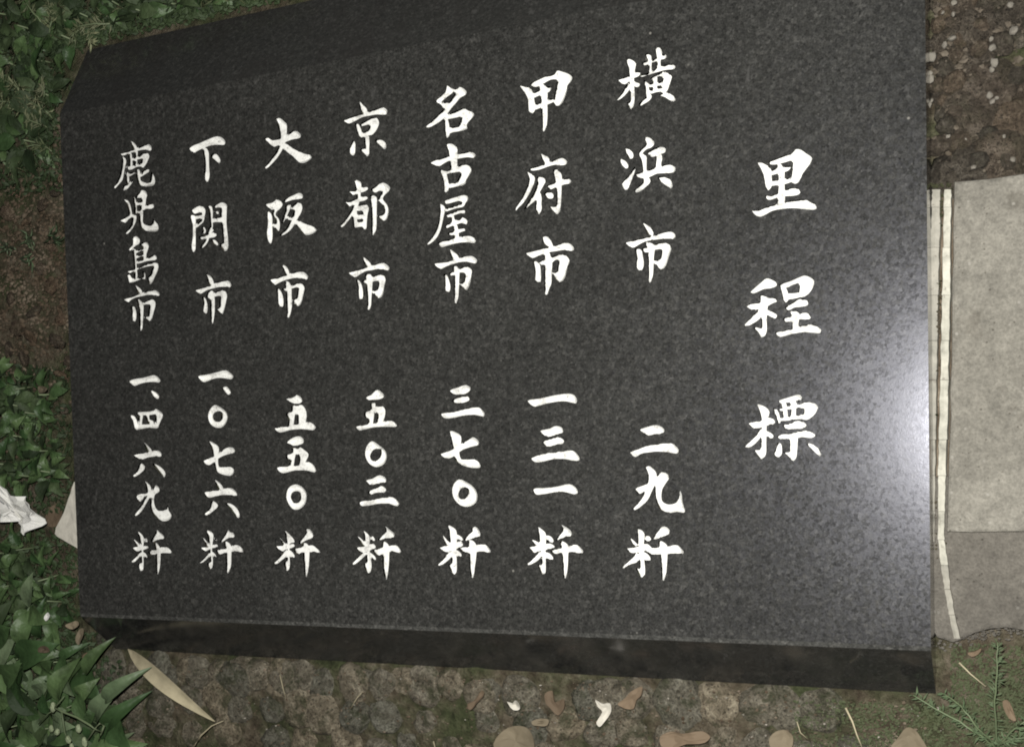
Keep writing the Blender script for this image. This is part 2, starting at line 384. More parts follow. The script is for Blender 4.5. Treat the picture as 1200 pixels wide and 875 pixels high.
('市',395,290,10.94,"""340,125 380,155 430,210 440,250 400,265 365,235 335,170
155,325 250,290 350,260 450,225 560,195 620,210 672,265 660,290 600,285 520,275 440,290 360,305 300,340 230,380 190,365
245,405 290,435 320,500 332,600 320,660 295,660 275,610 265,510
320,430 380,400 450,375 540,345 600,365 620,410 605,490 590,590 560,640 525,660 480,610 445,560 500,545 520,500 520,430 460,435 390,460 340,455
360,340 410,335 450,380 450,500 440,640 430,760 408,800 390,780 382,660 372,500"""),
('大',300,130,10.94,"""125,370 145,340 200,375 300,345 390,310 450,265 500,250 550,280 578,320 550,350 470,365 400,390 320,425 260,450 215,462 160,415
265,110 300,95 350,125 390,165 395,240 390,320 375,410 340,490 280,590 200,680 130,740 120,725 170,640 240,550 295,440 305,340 290,230 270,150
345,435 380,420 440,460 530,510 610,545 690,560 712,600 680,635 610,668 550,665 500,620 430,560 350,490"""),
('阪',300,220,10.94,"""135,215 200,195 260,155 310,170 340,215 310,265 260,310 250,350 290,400 305,470 295,545 275,558 240,520 205,480 225,460 245,460 250,420 225,370 205,345 215,300 230,275 190,285 150,255
145,305 180,320 205,370 208,500 210,640 190,715 170,700 145,620 150,450
350,170 400,130 480,95 560,70 600,95 595,130 550,145 470,155 410,175 365,185
380,225 440,215 440,260 410,330 370,410 330,465 325,440 350,360 375,290
440,270 480,220 520,185 570,200 592,245 580,310 530,400 480,490 420,560 350,605 300,615 320,585 380,530 430,440 460,370 480,280
385,370 430,370 455,410 390,400
490,440 540,420 620,460 710,490 760,520 775,545 740,580 650,608 600,585 550,520"""),
('市',300,300,10.94,"""345,120 380,130 415,180 425,240 395,260 365,210 345,160
190,305 280,275 370,245 460,215 560,200 620,212 668,265 650,300 590,290 500,280 420,295 340,320 280,350 235,370 205,335
262,410 300,430 335,490 352,590 340,650 320,655 290,600 275,510
330,420 400,400 460,375 530,342 590,360 620,410 605,500 580,600 545,642 510,630 465,560 510,540 525,480 530,400 480,410 400,435 345,440
370,320 415,330 450,390 455,500 458,650 420,788 405,780 390,650 385,480"""),
('下',210,150,10.94,"""135,270 170,235 270,195 370,150 490,110 560,135 592,180 580,215 500,215 400,225 320,255 240,290 185,318
300,260 340,255 375,310 380,400 382,500 388,620 362,692 335,660 318,600 325,480 318,380
400,360 440,322 480,340 520,395 528,435 505,460 460,420"""),
('関',210,235,10.94,"""155,190 200,195 212,250 210,400 210,560 205,630 185,660 165,620 168,450 165,300
165,130 210,95 260,72 310,85 335,130 325,200 310,270 270,310 210,350 205,310 260,270 275,220 270,150 220,165 180,165
185,210 250,185 290,175 290,215 230,235 190,245
365,65 410,75 425,110 430,180 425,260 430,340 400,390 370,370 395,330 390,260 382,150
440,75 510,35 570,30 612,60 608,150 605,280 615,400 630,520 632,590 610,640 575,645 540,600 510,560 555,540 550,420 540,300 525,180 525,90 480,90 450,95
440,135 490,130 505,170 460,165
390,250 460,225 545,210 545,270 460,275 400,290
250,465 320,445 400,415 465,415 475,450 430,475 350,480 270,500
285,340 310,335 340,380 330,420 285,420 300,385
400,350 440,380 400,430 370,520 330,580 275,615 268,595 320,520 350,440 370,380
405,500 440,495 500,560 480,580 440,555"""),
('市',210,310,10.94,"""355,130 390,140 430,195 440,250 400,265 370,230 358,180
215,330 300,295 390,265 480,230 580,205 640,215 668,260 650,292 590,285 520,285 430,305 350,330 270,375 235,360
290,405 330,430 355,490 362,580 345,630 320,610 305,540 305,470
440,370 530,328 590,345 612,390 600,470 580,570 550,640 525,625 470,570 510,550 515,480 515,400 445,410
345,410 385,330 430,340 450,390 455,500 450,640 425,762 405,700 395,560 390,440 360,430"""),
('鹿',125,155,12.5,"""355,130 400,160 440,220 430,260 385,240 362,190
205,320 300,280 380,250 480,215 570,180 630,185 660,235 640,270 560,255 480,265 400,290 320,310 250,340 215,340
228,360 260,370 285,420 270,500 250,600 230,700 170,770 120,822 115,800 160,710 200,590 220,460
320,310 360,310 370,400 375,490 330,510 325,420
410,250 450,270 445,380 440,490 405,500 410,390
470,350 540,300 600,310 622,350 600,420 560,490 520,525 490,500 500,440 510,370 475,385
330,390 420,370 520,345 520,375 420,405 335,425
280,500 350,495 430,480 505,450 510,490 430,510 370,545 320,550 290,535
270,575 310,590 325,650 325,740 290,750 275,660
300,620 350,595 400,580 412,600 380,620 310,655
235,790 290,765 340,730 385,690 390,710 350,770 290,840 245,850
425,540 460,535 485,570 490,640 500,710 560,735 620,730 640,680 650,575 670,600 705,680 710,730 690,775 600,795 520,790 470,765 445,700 430,620
480,640 500,600 560,540 615,545 620,575 570,610 490,655"""),
('児',130,215,12.5,"""195,235 250,255 280,310 300,400 305,460 260,480 255,400 225,300
320,185 355,220 372,290 378,380 375,440 345,440 340,340
360,190 420,130 460,100 510,120 530,170 515,220 505,320 500,380 440,390 425,340 440,220 400,210 375,220
360,285 430,270 440,300 365,320
380,410 450,380 520,320 580,290 625,305 628,345 590,370 520,370 450,395 390,430
145,545 190,500 260,465 330,455 320,480 260,520 205,578 160,560
320,460 365,465 370,530 335,620 290,690 235,742 220,720 260,660 300,580
400,395 460,390 468,480 465,560 490,600 560,615 600,580 615,510 640,550 690,610 700,660 680,695 590,705 490,690 440,650 415,570 408,480"""),
('島',135,270,12.5,"""275,100 320,90 360,140 350,190 290,230 215,300 205,290 250,200
255,270 295,280 305,350 310,450 315,560 320,690 280,700 275,560 265,400
355,215 400,175 460,175 490,220 475,290 455,350 450,440 400,460 390,400 390,300 385,220
285,310 340,285 395,280 360,305 290,335
285,390 340,360 395,365 340,395 285,420
300,460 400,430 480,400 560,355 600,375 610,400 590,430 520,440 440,455 380,475 300,485
185,605 200,585 300,560 400,515 500,480 570,465 625,490 635,540 610,620 570,700 540,770 505,785 480,740 470,690 510,650 530,580 545,520 480,525 400,545 320,575 240,610 200,625
185,640 215,655 245,700 300,700 400,680 395,590 430,620 440,680 435,720 420,730 400,705 320,735 215,765 200,720"""),
('市',130,325,12.5,"""360,120 400,140 450,195 455,245 430,260 395,230 365,170
200,325 280,290 380,250 480,215 600,190 660,195 715,245 700,270 620,260 540,255 450,275 370,290 300,325 250,365 220,350
290,420 340,430 365,490 372,570 355,640 335,645 315,600 300,500
385,410 450,380 530,335 590,320 640,345 650,400 630,490 600,600 570,645 530,625 480,580 540,570 550,490 550,395 480,400 400,425
375,310 420,330 470,390 475,500 465,650 455,760 435,780 415,720 410,560 400,430 385,370"""),
('一',140,430,10.94,"""130,180 220,150 330,130 440,105 490,125 525,175 505,198 440,190 340,195 260,215 200,240 160,220"""),
('、',140,430,10.94,"""410,305 450,315 495,350 510,385 490,408 450,380 425,345"""),
('四',140,430,10.94,"""148,620 180,620 215,670 235,730 230,800 205,790 180,710
220,590 320,570 440,555 465,535 510,560 555,600 550,650 520,710 490,780 445,775 455,690 450,610 380,615 300,615 240,625
255,605 300,600 290,680 280,750 245,760
330,600 375,600 385,670 430,690 440,750 390,745 350,690
215,740 320,735 420,730 480,745 480,780 380,775 290,790 215,800"""),
('六',140,505,7.95,"""228,105 260,130 300,180 310,215 280,215 250,175
135,225 200,205 290,190 350,175 390,205 385,235 320,235 260,245 200,265 155,250
190,298 235,325 230,355 190,395 140,425 130,412 165,360
303,298 360,320 405,355 430,395 418,428 380,395 340,345"""),
('九',140,505,7.95,"""238,468 270,490 292,525 290,590 250,670 200,750 150,788 148,770 190,700 225,640 250,580 248,520
165,600 200,582 260,575 300,545 330,500 365,520 370,560 330,590 320,640 330,700 360,740 410,735 435,720 445,680 458,740 485,780 470,820 420,838 360,820 310,770 285,700 282,620 240,600 210,640 180,660 162,635"""),
('粁',140,610,10.94,"""240,140 290,180 312,230 305,330 305,440 308,560 295,640 268,635 235,550 270,540 262,440 265,330 250,220
175,345 240,325 300,325 345,315 370,340 330,365 270,375 215,400 190,380
185,240 220,265 260,310 270,360 230,350 200,290
320,225 345,225 355,275 330,280
260,400 270,430 220,500 170,535 160,515 210,450
295,400 330,415 355,470 340,480 300,445
480,118 520,150 570,195 560,230 490,240 410,275 400,255 440,190
370,400 400,375 470,370 540,335 600,335 650,370 672,405 640,422 560,412 470,425 400,440 380,425
445,265 490,300 520,350 525,480 515,600 490,688 470,650 465,520 458,380"""),
('一',220,425,10.3,"""130,165 220,145 330,120 460,92 510,120 552,165 530,195 460,190 380,180 300,195 200,232 160,210"""),
('、',220,425,10.3,"""430,300 470,290 505,325 520,365 495,385 460,355"""),
('〇',220,425,10.3,"""ring 325,510 400,540 460,590 482,650 460,730 410,778 340,780 280,740 250,670 258,590 | 350,585 385,588 403,620 405,655 390,690 360,712 330,705 308,680 302,640 318,605"""),
('七',220,510,8.75,"""222,62 270,80 315,120 318,180 310,250 320,320 360,325 420,318 465,340 475,370 450,408 380,405 310,375 275,320 260,230 245,140
165,262 230,225 300,195 360,140 420,120 470,130 485,160 460,182 400,195 330,225 270,270 210,305"""),
('六',220,510,8.75,"""280,458 310,470 350,515 375,570 340,570 300,530
175,585 260,565 350,555 400,535 460,545 508,600 490,622 420,610 350,612 280,622 200,640
245,668 300,700 308,725 270,765 190,818 178,800 225,740
383,695 440,700 500,745 535,825 515,845 470,800 430,745"""),
('粁',220,610,10.94,"""250,125 300,140 328,180 322,260 310,350 318,450 320,560 300,618 275,600 245,540 280,530 275,440 270,340 258,220
175,345 240,335 310,310 370,300 385,330 330,345 280,360 215,395 190,375
200,220 240,265 270,320 240,330 215,280
340,210 375,240 365,265 345,250
260,410 280,440 220,510 160,540 165,520 215,465
300,390 340,415 365,465 340,470
515,115 545,145 580,150 600,190 580,215 530,215 470,250 420,280 415,260 460,200
362,378 440,360 520,350 590,305 650,315 700,355 712,395 690,408 620,395 540,395 470,410 400,432 375,415
465,265 510,270 555,320 558,450 550,590 515,672 495,650 488,500 480,360"""),
('五',310,455,5.83,"""150,75 200,60 220,45 255,70 255,90 215,108 180,98
185,118 215,118 205,190 190,265 158,272 165,210 150,190 150,165 180,160
185,165 215,120 250,110 285,160 270,255 230,270 225,220 220,180
72,272 150,258 240,240 310,230 350,265 330,285 260,278 180,282 110,300 85,290"""),
('五',310,455,5.83,"""155,370 200,335 245,328 268,350 260,375 200,392 170,385
185,405 215,410 205,480 190,550 158,552 175,490 148,480 150,450 185,440
190,450 235,400 270,420 300,450 280,500 260,555 225,560 235,500 225,450
88,540 160,530 240,525 290,500 330,520 352,560 340,572 280,560 200,560 130,578 100,565"""),
('〇',310,455,5.83,"""ring 210,655 250,668 280,700 288,745 275,790 240,822 200,825 170,795 150,740 165,680 | 210,700 228,705 240,722 242,745 235,768 220,780 200,782 188,765 178,742 190,710"""),
('粁',310,610,10.94,"""265,130 310,165 375,240 380,275 325,290 320,360 320,460 322,580 300,638 275,625 250,530 275,520 275,430 275,320 270,220
155,325 230,315 310,310 360,290 385,320 350,345 280,360 215,395 175,370
198,220 240,265 280,310 250,330 215,280
265,375 285,440 210,510 145,555 130,535 190,460
305,370 350,395 385,455 370,475 305,440
530,110 580,110 625,180 610,215 550,240 500,265 450,300 440,275 490,210 530,150
372,365 440,345 520,330 610,312 660,345 712,400 700,415 620,400 540,400 470,405 430,428 385,400
485,285 530,285 570,330 572,480 560,620 535,720 515,690 502,560 492,400"""),
('五',400,450,5.83,"""170,95 210,65 248,40 292,78 280,95 220,108 180,108
200,130 230,130 225,190 205,290 170,292 185,240 160,225 160,190 200,175
190,175 245,150 280,150 300,180 290,240 270,290 235,285 245,220 240,200
105,290 170,275 240,265 330,248 360,260 380,285 350,292 270,290 200,298 130,315 110,305"""),
('〇',400,450,5.83,"""ring 210,390 260,420 300,455 310,500 290,545 240,565 195,545 168,500 165,455 180,415 | 240,440 262,445 268,462 262,490 245,512 225,525 205,518 195,495 205,465 220,447"""),
('三',400,450,5.83,"""170,660 220,640 265,622 305,645 300,670 240,678 190,690 175,675
180,735 230,710 275,695 305,720 290,740 235,740 195,755
128,805 200,790 280,775 350,772 395,815 380,832 320,815 250,815 180,830 135,828"""),
('粁',405,610,10.94,"""235,130 280,165 305,200 305,330 315,450 330,540 328,620 302,670 270,650 230,550 260,540 258,430 240,330 235,220
140,340 200,335 310,300 350,290 385,340 330,370 250,400 170,400 150,370
155,200 210,240 255,300 235,330 190,280
320,195 350,200 375,250 340,265 318,240
230,400 260,420 190,500 100,560 95,540 160,460
300,400 370,450 388,490 370,510 310,460
510,72 560,110 625,170 615,205 560,225 490,230 420,255 415,240 470,180 510,135
350,375 410,360 480,330 560,320 640,310 680,340 710,390 695,412 620,400 540,400 470,430 405,445
475,260 510,270 555,320 558,460 545,640 520,758 495,700 475,560 470,400"""),
('三',500,445,5.645,"""155,72 210,50 260,35 290,55 275,80 215,100 170,92
170,130 215,115 265,105 282,130 260,145 200,155 175,148
98,225 170,212 260,190 340,180 382,220 375,242 330,232 240,235 170,252 115,250"""),
('七',500,445,5.645,"""155,340 190,345 225,370 225,430 215,480 230,525 300,520 345,545 355,575 320,582 250,568 205,545 178,505 170,440
95,490 140,470 200,440 260,400 305,378 340,400 345,425 300,440 240,460 190,495 145,520 110,508"""),
('〇',500,445,5.645,"""ring 215,658 270,680 315,715 335,765 325,810 270,838 220,825 180,780 170,735 180,690 | 235,712 258,712 272,725 272,745 262,770 245,785 225,788 212,775 210,750 218,728"""),
('粁',505,610,10.94,"""225,60 280,80 325,130 330,260 325,400 330,520 330,620 310,688 275,665 225,560 255,545 250,420 238,280 230,150
115,345 180,320 300,290 380,255 410,310 370,340 290,370 180,405 135,375
155,190 200,240 250,300 225,320 180,290
325,175 390,205 410,250 335,235
235,390 255,460 200,520 110,575 95,560 150,490
310,370 380,410 390,460 315,440
530,80 580,80 630,150 625,195 570,215 500,235 440,260 425,245 470,180 520,130
365,350 440,335 520,320 600,305 690,300 740,345 765,395 740,410 650,395 560,400 470,415 400,395
480,250 530,250 580,310 580,450 560,600 540,725 520,725 500,640 490,440"""),
('一',605,445,5.83,"""80,142 150,130 250,108 360,95 395,105 415,140 405,160 340,145 260,150 190,165 130,182 100,168"""),
('三',605,445,5.83,"""165,350 220,335 275,315 315,330 320,355 280,370 215,388 180,375
178,425 220,405 285,390 325,415 315,435 260,445 205,455
105,535 180,505 270,492 380,482 415,505 432,545 400,552 330,540 250,540 170,560 125,558"""),
('一',605,445,5.83,"""120,745 200,738 280,728 365,712 405,735 420,770 395,780 330,765 260,765 180,782 135,780"""),
('粁',610,605,10.94,"""228,135 280,170 320,215 325,330 320,450 322,600 310,738 280,735 245,680 220,610 260,620 255,500 235,380 232,250
118,395 200,375 310,350 380,345 438,385 410,405 330,425 250,440 160,465 135,430
150,300 210,320 245,350 230,380 180,365
320,245 380,250 420,300 415,335 345,320
240,450 255,520 200,575 100,620 95,600 160,530
305,455 370,470 418,530 405,555 360,550 305,510
528,110 580,135 640,180 655,215 640,250 570,260 510,285 455,305 455,290 500,230 540,170
385,440 460,415 540,405 620,380 700,355 760,390 800,440 790,475 700,465 600,455 520,465 430,482 400,465
508,315 550,320 610,370 610,500 600,680 575,790 555,775 540,640 525,460"""),
('二',720,490,7.29,"""220,100 280,75 360,58 405,75 428,105 400,130 340,135 280,145 245,125
138,290 200,262 290,230 380,218 480,212 530,240 548,280 530,300 460,290 380,282 300,288 230,300 180,328 150,310"""),
('九',720,490,7.29,"""185,600 220,580 280,560 350,540 340,580 280,610 210,645 190,630
270,420 295,408 345,445 360,490 350,550 320,620 280,700 220,755 175,782 165,770 210,710 250,640 280,560 285,480
345,590 350,520 400,458 450,475 468,505 440,550 410,600 400,660 410,710 460,735 510,725 545,690 555,610 575,650 585,730 600,800 540,800 480,805 410,790 370,740 350,670"""),
('粁',725,605,10.94,"""250,160 300,180 330,230 322,330 318,430 325,550 338,680 330,755 300,778 270,755 220,655 265,670 265,560 245,430 245,300
110,410 180,400 280,370 350,345 410,385 440,440 430,490 370,465 330,440 250,455 160,470 125,450
155,280 210,325 245,370 200,380 165,330
345,245 390,250 415,300 385,320 335,310
230,460 270,540 200,600 120,620 70,665 55,650 80,610 160,540
305,450 370,480 405,530 400,565 360,570 310,530
555,130 620,140 658,190 650,215 590,245 520,275 440,295 440,275 490,200
410,410 530,395 640,380 740,360 790,395 835,460 810,482 720,475 600,480 500,485 415,492
512,310 560,320 620,370 625,480 615,640 605,740 572,822 555,790 545,650 530,450"""),
]

def smooth_loop(pts, n=3):
    """closed centripetal Catmull-Rom through the points"""
    out = []; N = len(pts)
    for i in range(N):
        p0, p1, p2, p3 = (Vector(pts[(i + k - 1) % N]) for k in range(4))
        t0 = 0; t1 = t0 + max((p1 - p0).length, 1e-9) ** .5; t2 = t1 + max((p2 - p1).length, 1e-9) ** .5; t3 = t2 + max((p3 - p2).length, 1e-9) ** .5
        for k in range(n):
            t = t1 + (t2 - t1) * k / n
            a1 = p0 * ((t1 - t) / (t1 - t0)) + p1 * ((t - t0) / (t1 - t0))
            a2 = p1 * ((t2 - t) / (t2 - t1)) + p2 * ((t - t1) / (t2 - t1))
            a3 = p2 * ((t3 - t) / (t3 - t2)) + p3 * ((t - t2) / (t3 - t2))
            b1 = a1 * ((t2 - t) / (t2 - t0)) + a2 * ((t - t0) / (t2 - t0))
            b2 = a2 * ((t3 - t) / (t3 - t1)) + a3 * ((t - t1) / (t3 - t1))
            out.append(b1 * ((t2 - t) / (t2 - t1)) + b2 * ((t - t1) / (t2 - t1)))
    return out

def signed_area(l):
    return sum(l[i].x * l[(i + 1) % len(l)].y - l[(i + 1) % len(l)].x * l[i].y for i in range(len(l))) / 2

def to_face(loop, x0, y0, s):
    l = [P(x0 + p.x / s, y0 + p.y / s, TOPZ).xy for p in loop]
    return l if signed_area(l) > 0 else l[::-1]

def parse(t): return [tuple(float(c) for c in q.split(',')) for q in t.split()]

chars = []                                   # (name, [ccw loops in slab coordinates])
for ch, x0, y0, s, txt in GL:
    loops = []
    for line in txt.strip().split('\n'):
        if line.startswith('ring'):
            o_, i_ = line[4:].split('|')
            o_ = smooth_loop(parse(o_)); i_ = smooth_loop(parse(i_)); n = len(o_)
            for k in range(n):
                loops.append(to_face([o_[k], o_[(k + 1) % n], i_[(k + 1) % n], i_[k]], x0, y0, s))
        else:
            loops.append(to_face(smooth_loop(parse(line)), x0, y0, s))
    chars.append((ch, loops))

def inside(pt, l):
    c = False; n = len(l); j = n - 1; x, y = pt
    for i in range(n):
        if (l[i].y > y) != (l[j].y > y) and x < (l[j].x - l[i].x) * (y - l[i].y) / (l[j].y - l[i].y) + l[i].x: c = not c
        j = i
    return c

# the slab: a trapezoidal block, gentle slope behind the text, steep polished slope in front, a honed arris between, painted paler as if catching light
XL, XR, YB, YT = -.992, -.0715, -.156, .409
AR = .0042
slab_v = []; slab_f = []; slab_m = []
cv = [Vector((XL, YB)), Vector((XR, YB)), Vector((XR, YT)), Vector((XL, YT))]
cf = [[0, 1, 2, 3]]
for ch, loops in chars:
    for l in loops:
        a = len(cv); cv += l; cf.append(list(range(a, a + len(l))))
r = delaunay_2d_cdt(cv, [], cf, 1, 1e-7, True)
slab_v = [Vector((v.x, v.y, TOPZ)) for v in r[0]]
for f, of in zip(r[2], r[5]):
    if len(of) == 1 and of[0] == 0: slab_f.append(tuple(f)); slab_m.append(0)
def ring(pts):
    a = len(slab_v); slab_v.extend(Vector(p) for p in pts); return list(range(a, a + len(pts)))
# profile rings run XL -> XR
pf = [(YB, TOPZ), (YB - AR, TOPZ - AR * .45), (YB - AR - .0455, .0), (YB - AR - .0455, -.02)]
rows = [ring([(XL + (XR - XL) * i / 1, y, z) for i in range(2)]) for y, z in pf]
bk = [(YT, TOPZ), (.495, .008), (.495, -.02)]
rowsb = [ring([(XL, y, z), (XR, y, z)]) for y, z in bk]
for k, m in ((0, 2), (1, 1), (2, 1)):
    a, b = rows[k], rows[k + 1]; slab_f.append((b[0], b[1], a[1], a[0])); slab_m.append(m)
for k in range(2):
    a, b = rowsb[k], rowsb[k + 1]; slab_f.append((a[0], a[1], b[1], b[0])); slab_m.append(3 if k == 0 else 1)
L_ = [rows[k][0] for k in (3, 2, 1, 0)] + [rowsb[k][0] for k in (0, 1, 2)]
R_ = [rows[k][1] for k in (3, 2, 1, 0)] + [rowsb[k][1] for k in (0, 1, 2)]
slab_f += [tuple(L_[::-1]), tuple(R_)]; slab_m += [1, 1]
slab = mesh_obj('inscribed_stone_slab', slab_v, slab_f, M_FACE)
slab.data.materials.append(M_SIDE); slab.data.materials.append(M_ARRIS_LIT); slab.data.materials.append(M_BEVEL)
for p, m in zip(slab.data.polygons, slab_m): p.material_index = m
tag(slab, 'long dark granite slab with seven columns of white place names and distances', 'stone sign')

# each character: the painted valley cut into the face
def seg_dist(p, a, b):
    ab = b - a; t = max(0, min(1, (p - a).dot(ab) / max(ab.length_squared, 1e-14))); return (p - a - ab * t).length
for ch, loops in chars:
    r = delaunay_2d_cdt([v for l in loops for v in l], [],
                        [list(range(sum(len(q) for q in loops[:i]), sum(len(q) for q in loops[:i]) + len(l))) for i, l in enumerate(loops)], 1, 1e-7, False)
    vs, fs = r[0], r[2]
    cnt = {}
    for f in fs:
        for i in range(3):
            e = tuple(sorted((f[i], f[(i + 1) % 3]))); cnt[e] = cnt.get(e, 0) + 1
    bd = [e for e, c in cnt.items() if c == 1]
    segs = [(vs[a], vs[b]) for a, b in bd]
    x0 = min(v.x for v in vs); x1 = max(v.x for v in vs); y0 = min(v.y for v in vs); y1 = max(v.y for v in vs)
    step = .00105; grid = []
    y = y0; row = 0
    while y < y1:
        x = x0 + (step / 2 if row % 2 else 0)
        while x < x1:
            p = Vector((x + random.uniform(-.15, .15) * step, y + random.uniform(-.15, .15) * step))
            if any(inside(p, l) for l in loops):
                if min(seg_dist(p, a, b) for a, b in segs) > .00045: grid.append(p)
            x += step
        y += step * .87; row += 1
    used = sorted({i for e in bd for i in e}); idx = {v: i for i, v in enumerate(used)}
    pts = [vs[i] for i in used] + grid
    r2 = delaunay_2d_cdt(pts, [(idx[a], idx[b]) for a, b in bd], [], 0, 1e-8, False)
    V = []; ok = []
    for v in r2[0]:
        d = min(seg_dist(v, a, b) for a, b in segs)
        V.append((v.x, v.y, TOPZ - min(d * 1.0, .0026)))
    for f in r2[2]:
        c = (r2[0][f[0]] + r2[0][f[1]] + r2[0][f[2]]) / 3
        if any(inside(c, l) for l in loops): ok.append(tuple(f))
    o = mesh_obj('engraved_character', V, ok, M_PAINT, slab)
    for p in o.data.polygons:
        if p.normal.z < 0: p.flip()
    o['label'] = 'white painted engraved character ' + ch

# ------------------------------------------------------------------ stones
def stone_mesh(name, mat, seed, flat=.55, sub=2, amp=.22):
    bm = bmesh.new(); bmesh.ops.create_icosphere(bm, subdivisions=sub, radius=1)
    for v in bm.verts:
        n = noise.fractal(v.co * 1.3 + Vector((seed * 3.1, seed, -seed)), 1, 2, 3) * amp
        q = Vector((round(v.co.x * 1.4), round(v.co.y * 1.4), 0)).normalized() * .10
        v.co = v.co * (1 + n) + q * v.co.length
        if v.co.z > flat: v.co.z = flat + (v.co.z - flat) * .3
    me = bpy.data.meshes.new(name); bm.to_mesh(me); bm.free(); me.materials.append(mat)
    for p in me.polygons: p.use_smooth = True
    return me
cob = [stone_mesh('cobble', M_COB, i, sub=3) for i in range(8)]
dst = [stone_mesh('stone', M_DARKST, i + 20, .6, 3, .34) for i in range(6)]
rub = [stone_mesh('rubble', M_RUB, i + 40, .7, 2, .45) for i in range(6)]
grv = [stone_mesh('gravel', M_GRAVEL, i + 60, .8, 2, .35) for i in range(4)]

def pack(x0, x1, y0, y1, sp, keep=None, jit=.22):
    pts = []; y = y0; row = 0
    while y < y1:
        x = x0 + (sp / 2 if row % 2 else 0) + random.uniform(-.1, .1) * sp
        while x < x1:
            q = (x + random.uniform(-jit, jit) * sp, y + random.uniform(-jit, jit) * sp * .8)
            if keep is None or keep(*q): pts.append(q)
            x += sp * random.uniform(.88, 1.15)
        y += sp * .86; row += 1
    return pts

pave = empty('cobble_paving', (-.5, -.3, 0))
tag(pave, 'mossy grey cobbles set in the ground along the lower edge of the stone slab', 'cobbles')
def keep_cob(x, y): return x < -.12 + .25 * max(0, -y - .22) or y < -.33
for x, y in pack(-1.02, .12, -.47, -.19, .040, keep_cob):
    if random.random() < .05: continue
    s = random.uniform(.0175, .0235)
    if -1.0 < x < -.06 and y > -.207 - s * .95:
        if random.random() < .35: continue
        y = -.207 - s * random.uniform(.95, 1.05)
    inst('cobble', random.choice(cob), pave, (x + .5, y + .3, random.uniform(-.0105, -.0065)), (random.uniform(-.12, .12), random.uniform(-.12, .12), random.uniform(0, 6.3)),
         (s * random.uniform(.85, 1.15), s * random.uniform(.8, 1.1), s * .86))

wall = empty('rough_stone_paving', (.05, .4, 0))
tag(wall, 'dark brown lava stones packed beside the upper right end of the slab', 'stones')
for x, y in pack(-.068, .42, .236, .80, .043):
    s = random.uniform(.0175, .0235)
    inst('stone', random.choice(dst), wall, (x - .05, y - .4, random.uniform(-.008, -.002)), (random.uniform(-.3, .3), random.uniform(-.3, .3), random.uniform(0, 6.3)),
         (s * random.uniform(.9, 1.2), s * random.uniform(.9, 1.15), s * .8))
    if x - s < -.074: wall.children[-1].location.x = -.074 + s * 1.25 - .05

for x, y in pack(-.066, -.045, .24, .80, .014) + pack(-.04, .30, .245, .80, .026):
    s = random.uniform(.005, .0085)
    inst('stone', random.choice(dst), wall, (x - .05, y - .4, random.uniform(.0, .006)), (random.uniform(-.5, .5), random.uniform(-.5, .5), random.uniform(0, 6.3)), (s * random.uniform(.7, 1.2), s, s))
for px, py, r_ in ((1105,15,4),(1117,17,4.5),(1116,45,7),(1107,53,5),(1162,46,4.5),(1163,56,6),(1165,74,6.5),(1162,82,5),(1188,36,8),(1092,67,7),(1090,86,5),(1091,93,5.5),(1088,124,5),(1092,118,4),
                   (1160,112,6),(1163,119,5),(1168,115,4),(1111,160,4),(1141,196,5),(1187,187,5),(1109,200,3.5),(1132,163,2.5),(1184,6,6),(1118,3,5),(1177,160,3.5)):
    p = P(px, py, .012); s = r_ * .62 / 1330
    o = inst('white_pebble', random.choice(grv), None, p, (random.random(), random.random(), random.uniform(0, 6)), (s * random.uniform(.8, 1.3), s, s * .7))
    where = 'against the upper right side of the dark slab' if px < 1096 else 'just above the concrete edge' if py > 150 else 'in the joint between the two columns of dark stones' if 1150 < px < 1175 else 'near the top right picture corner' if px > 1175 else 'in the first joint right of the slab'
    tag(o, 'small whitish pebble ' + where, 'pebble', 'white pebbles ' + where)

# brown rubble and litter on the left of the slab
def in_left(x, y): return x < -1.0 - .01 or y > .5
lv, lf = [], []
def add_chip(V, Fc, x, y, z, s, fl=.35):
    a = len(V); n = random.choice((4, 5)); th = random.uniform(0, 6.3); tx, ty = random.uniform(-.5, .5), random.uniform(-.5, .5)
    ring_ = []
    for k in range(n):
        rr = s * random.uniform(.5, 1.1); u, v = rr * math.cos(th + k * 6.283 / n), rr * math.sin(th + k * 6.283 / n) * random.uniform(.5, 1)
        ring_.append((x + u, y + v, z + u * tx + v * ty))
    V.extend(ring_); V.append((x, y, z + s * fl)); V.append((x, y, z - s * fl))
    for k in range(n):
        Fc.append((a + k, a + (k + 1) % n, a + n)); Fc.append((a + (k + 1) % n, a + k, a + n + 1))
for k in range(3600):
    px, py = random.uniform(-60, 92), random.gauss(315, 75)
    p = P(px, py, .004)
    if p.x > -1.0: continue
    add_chip(lv, lf, p.x, p.y, .004 + random.random() * .006, random.choice((.0012, .0018, .0025, .004)))
tag(mesh_obj('leaf_litter', lv, lf, M_LIT), 'brown crumbled leaf litter and soil crumbs left of the slab', 'litter', kind='stuff')
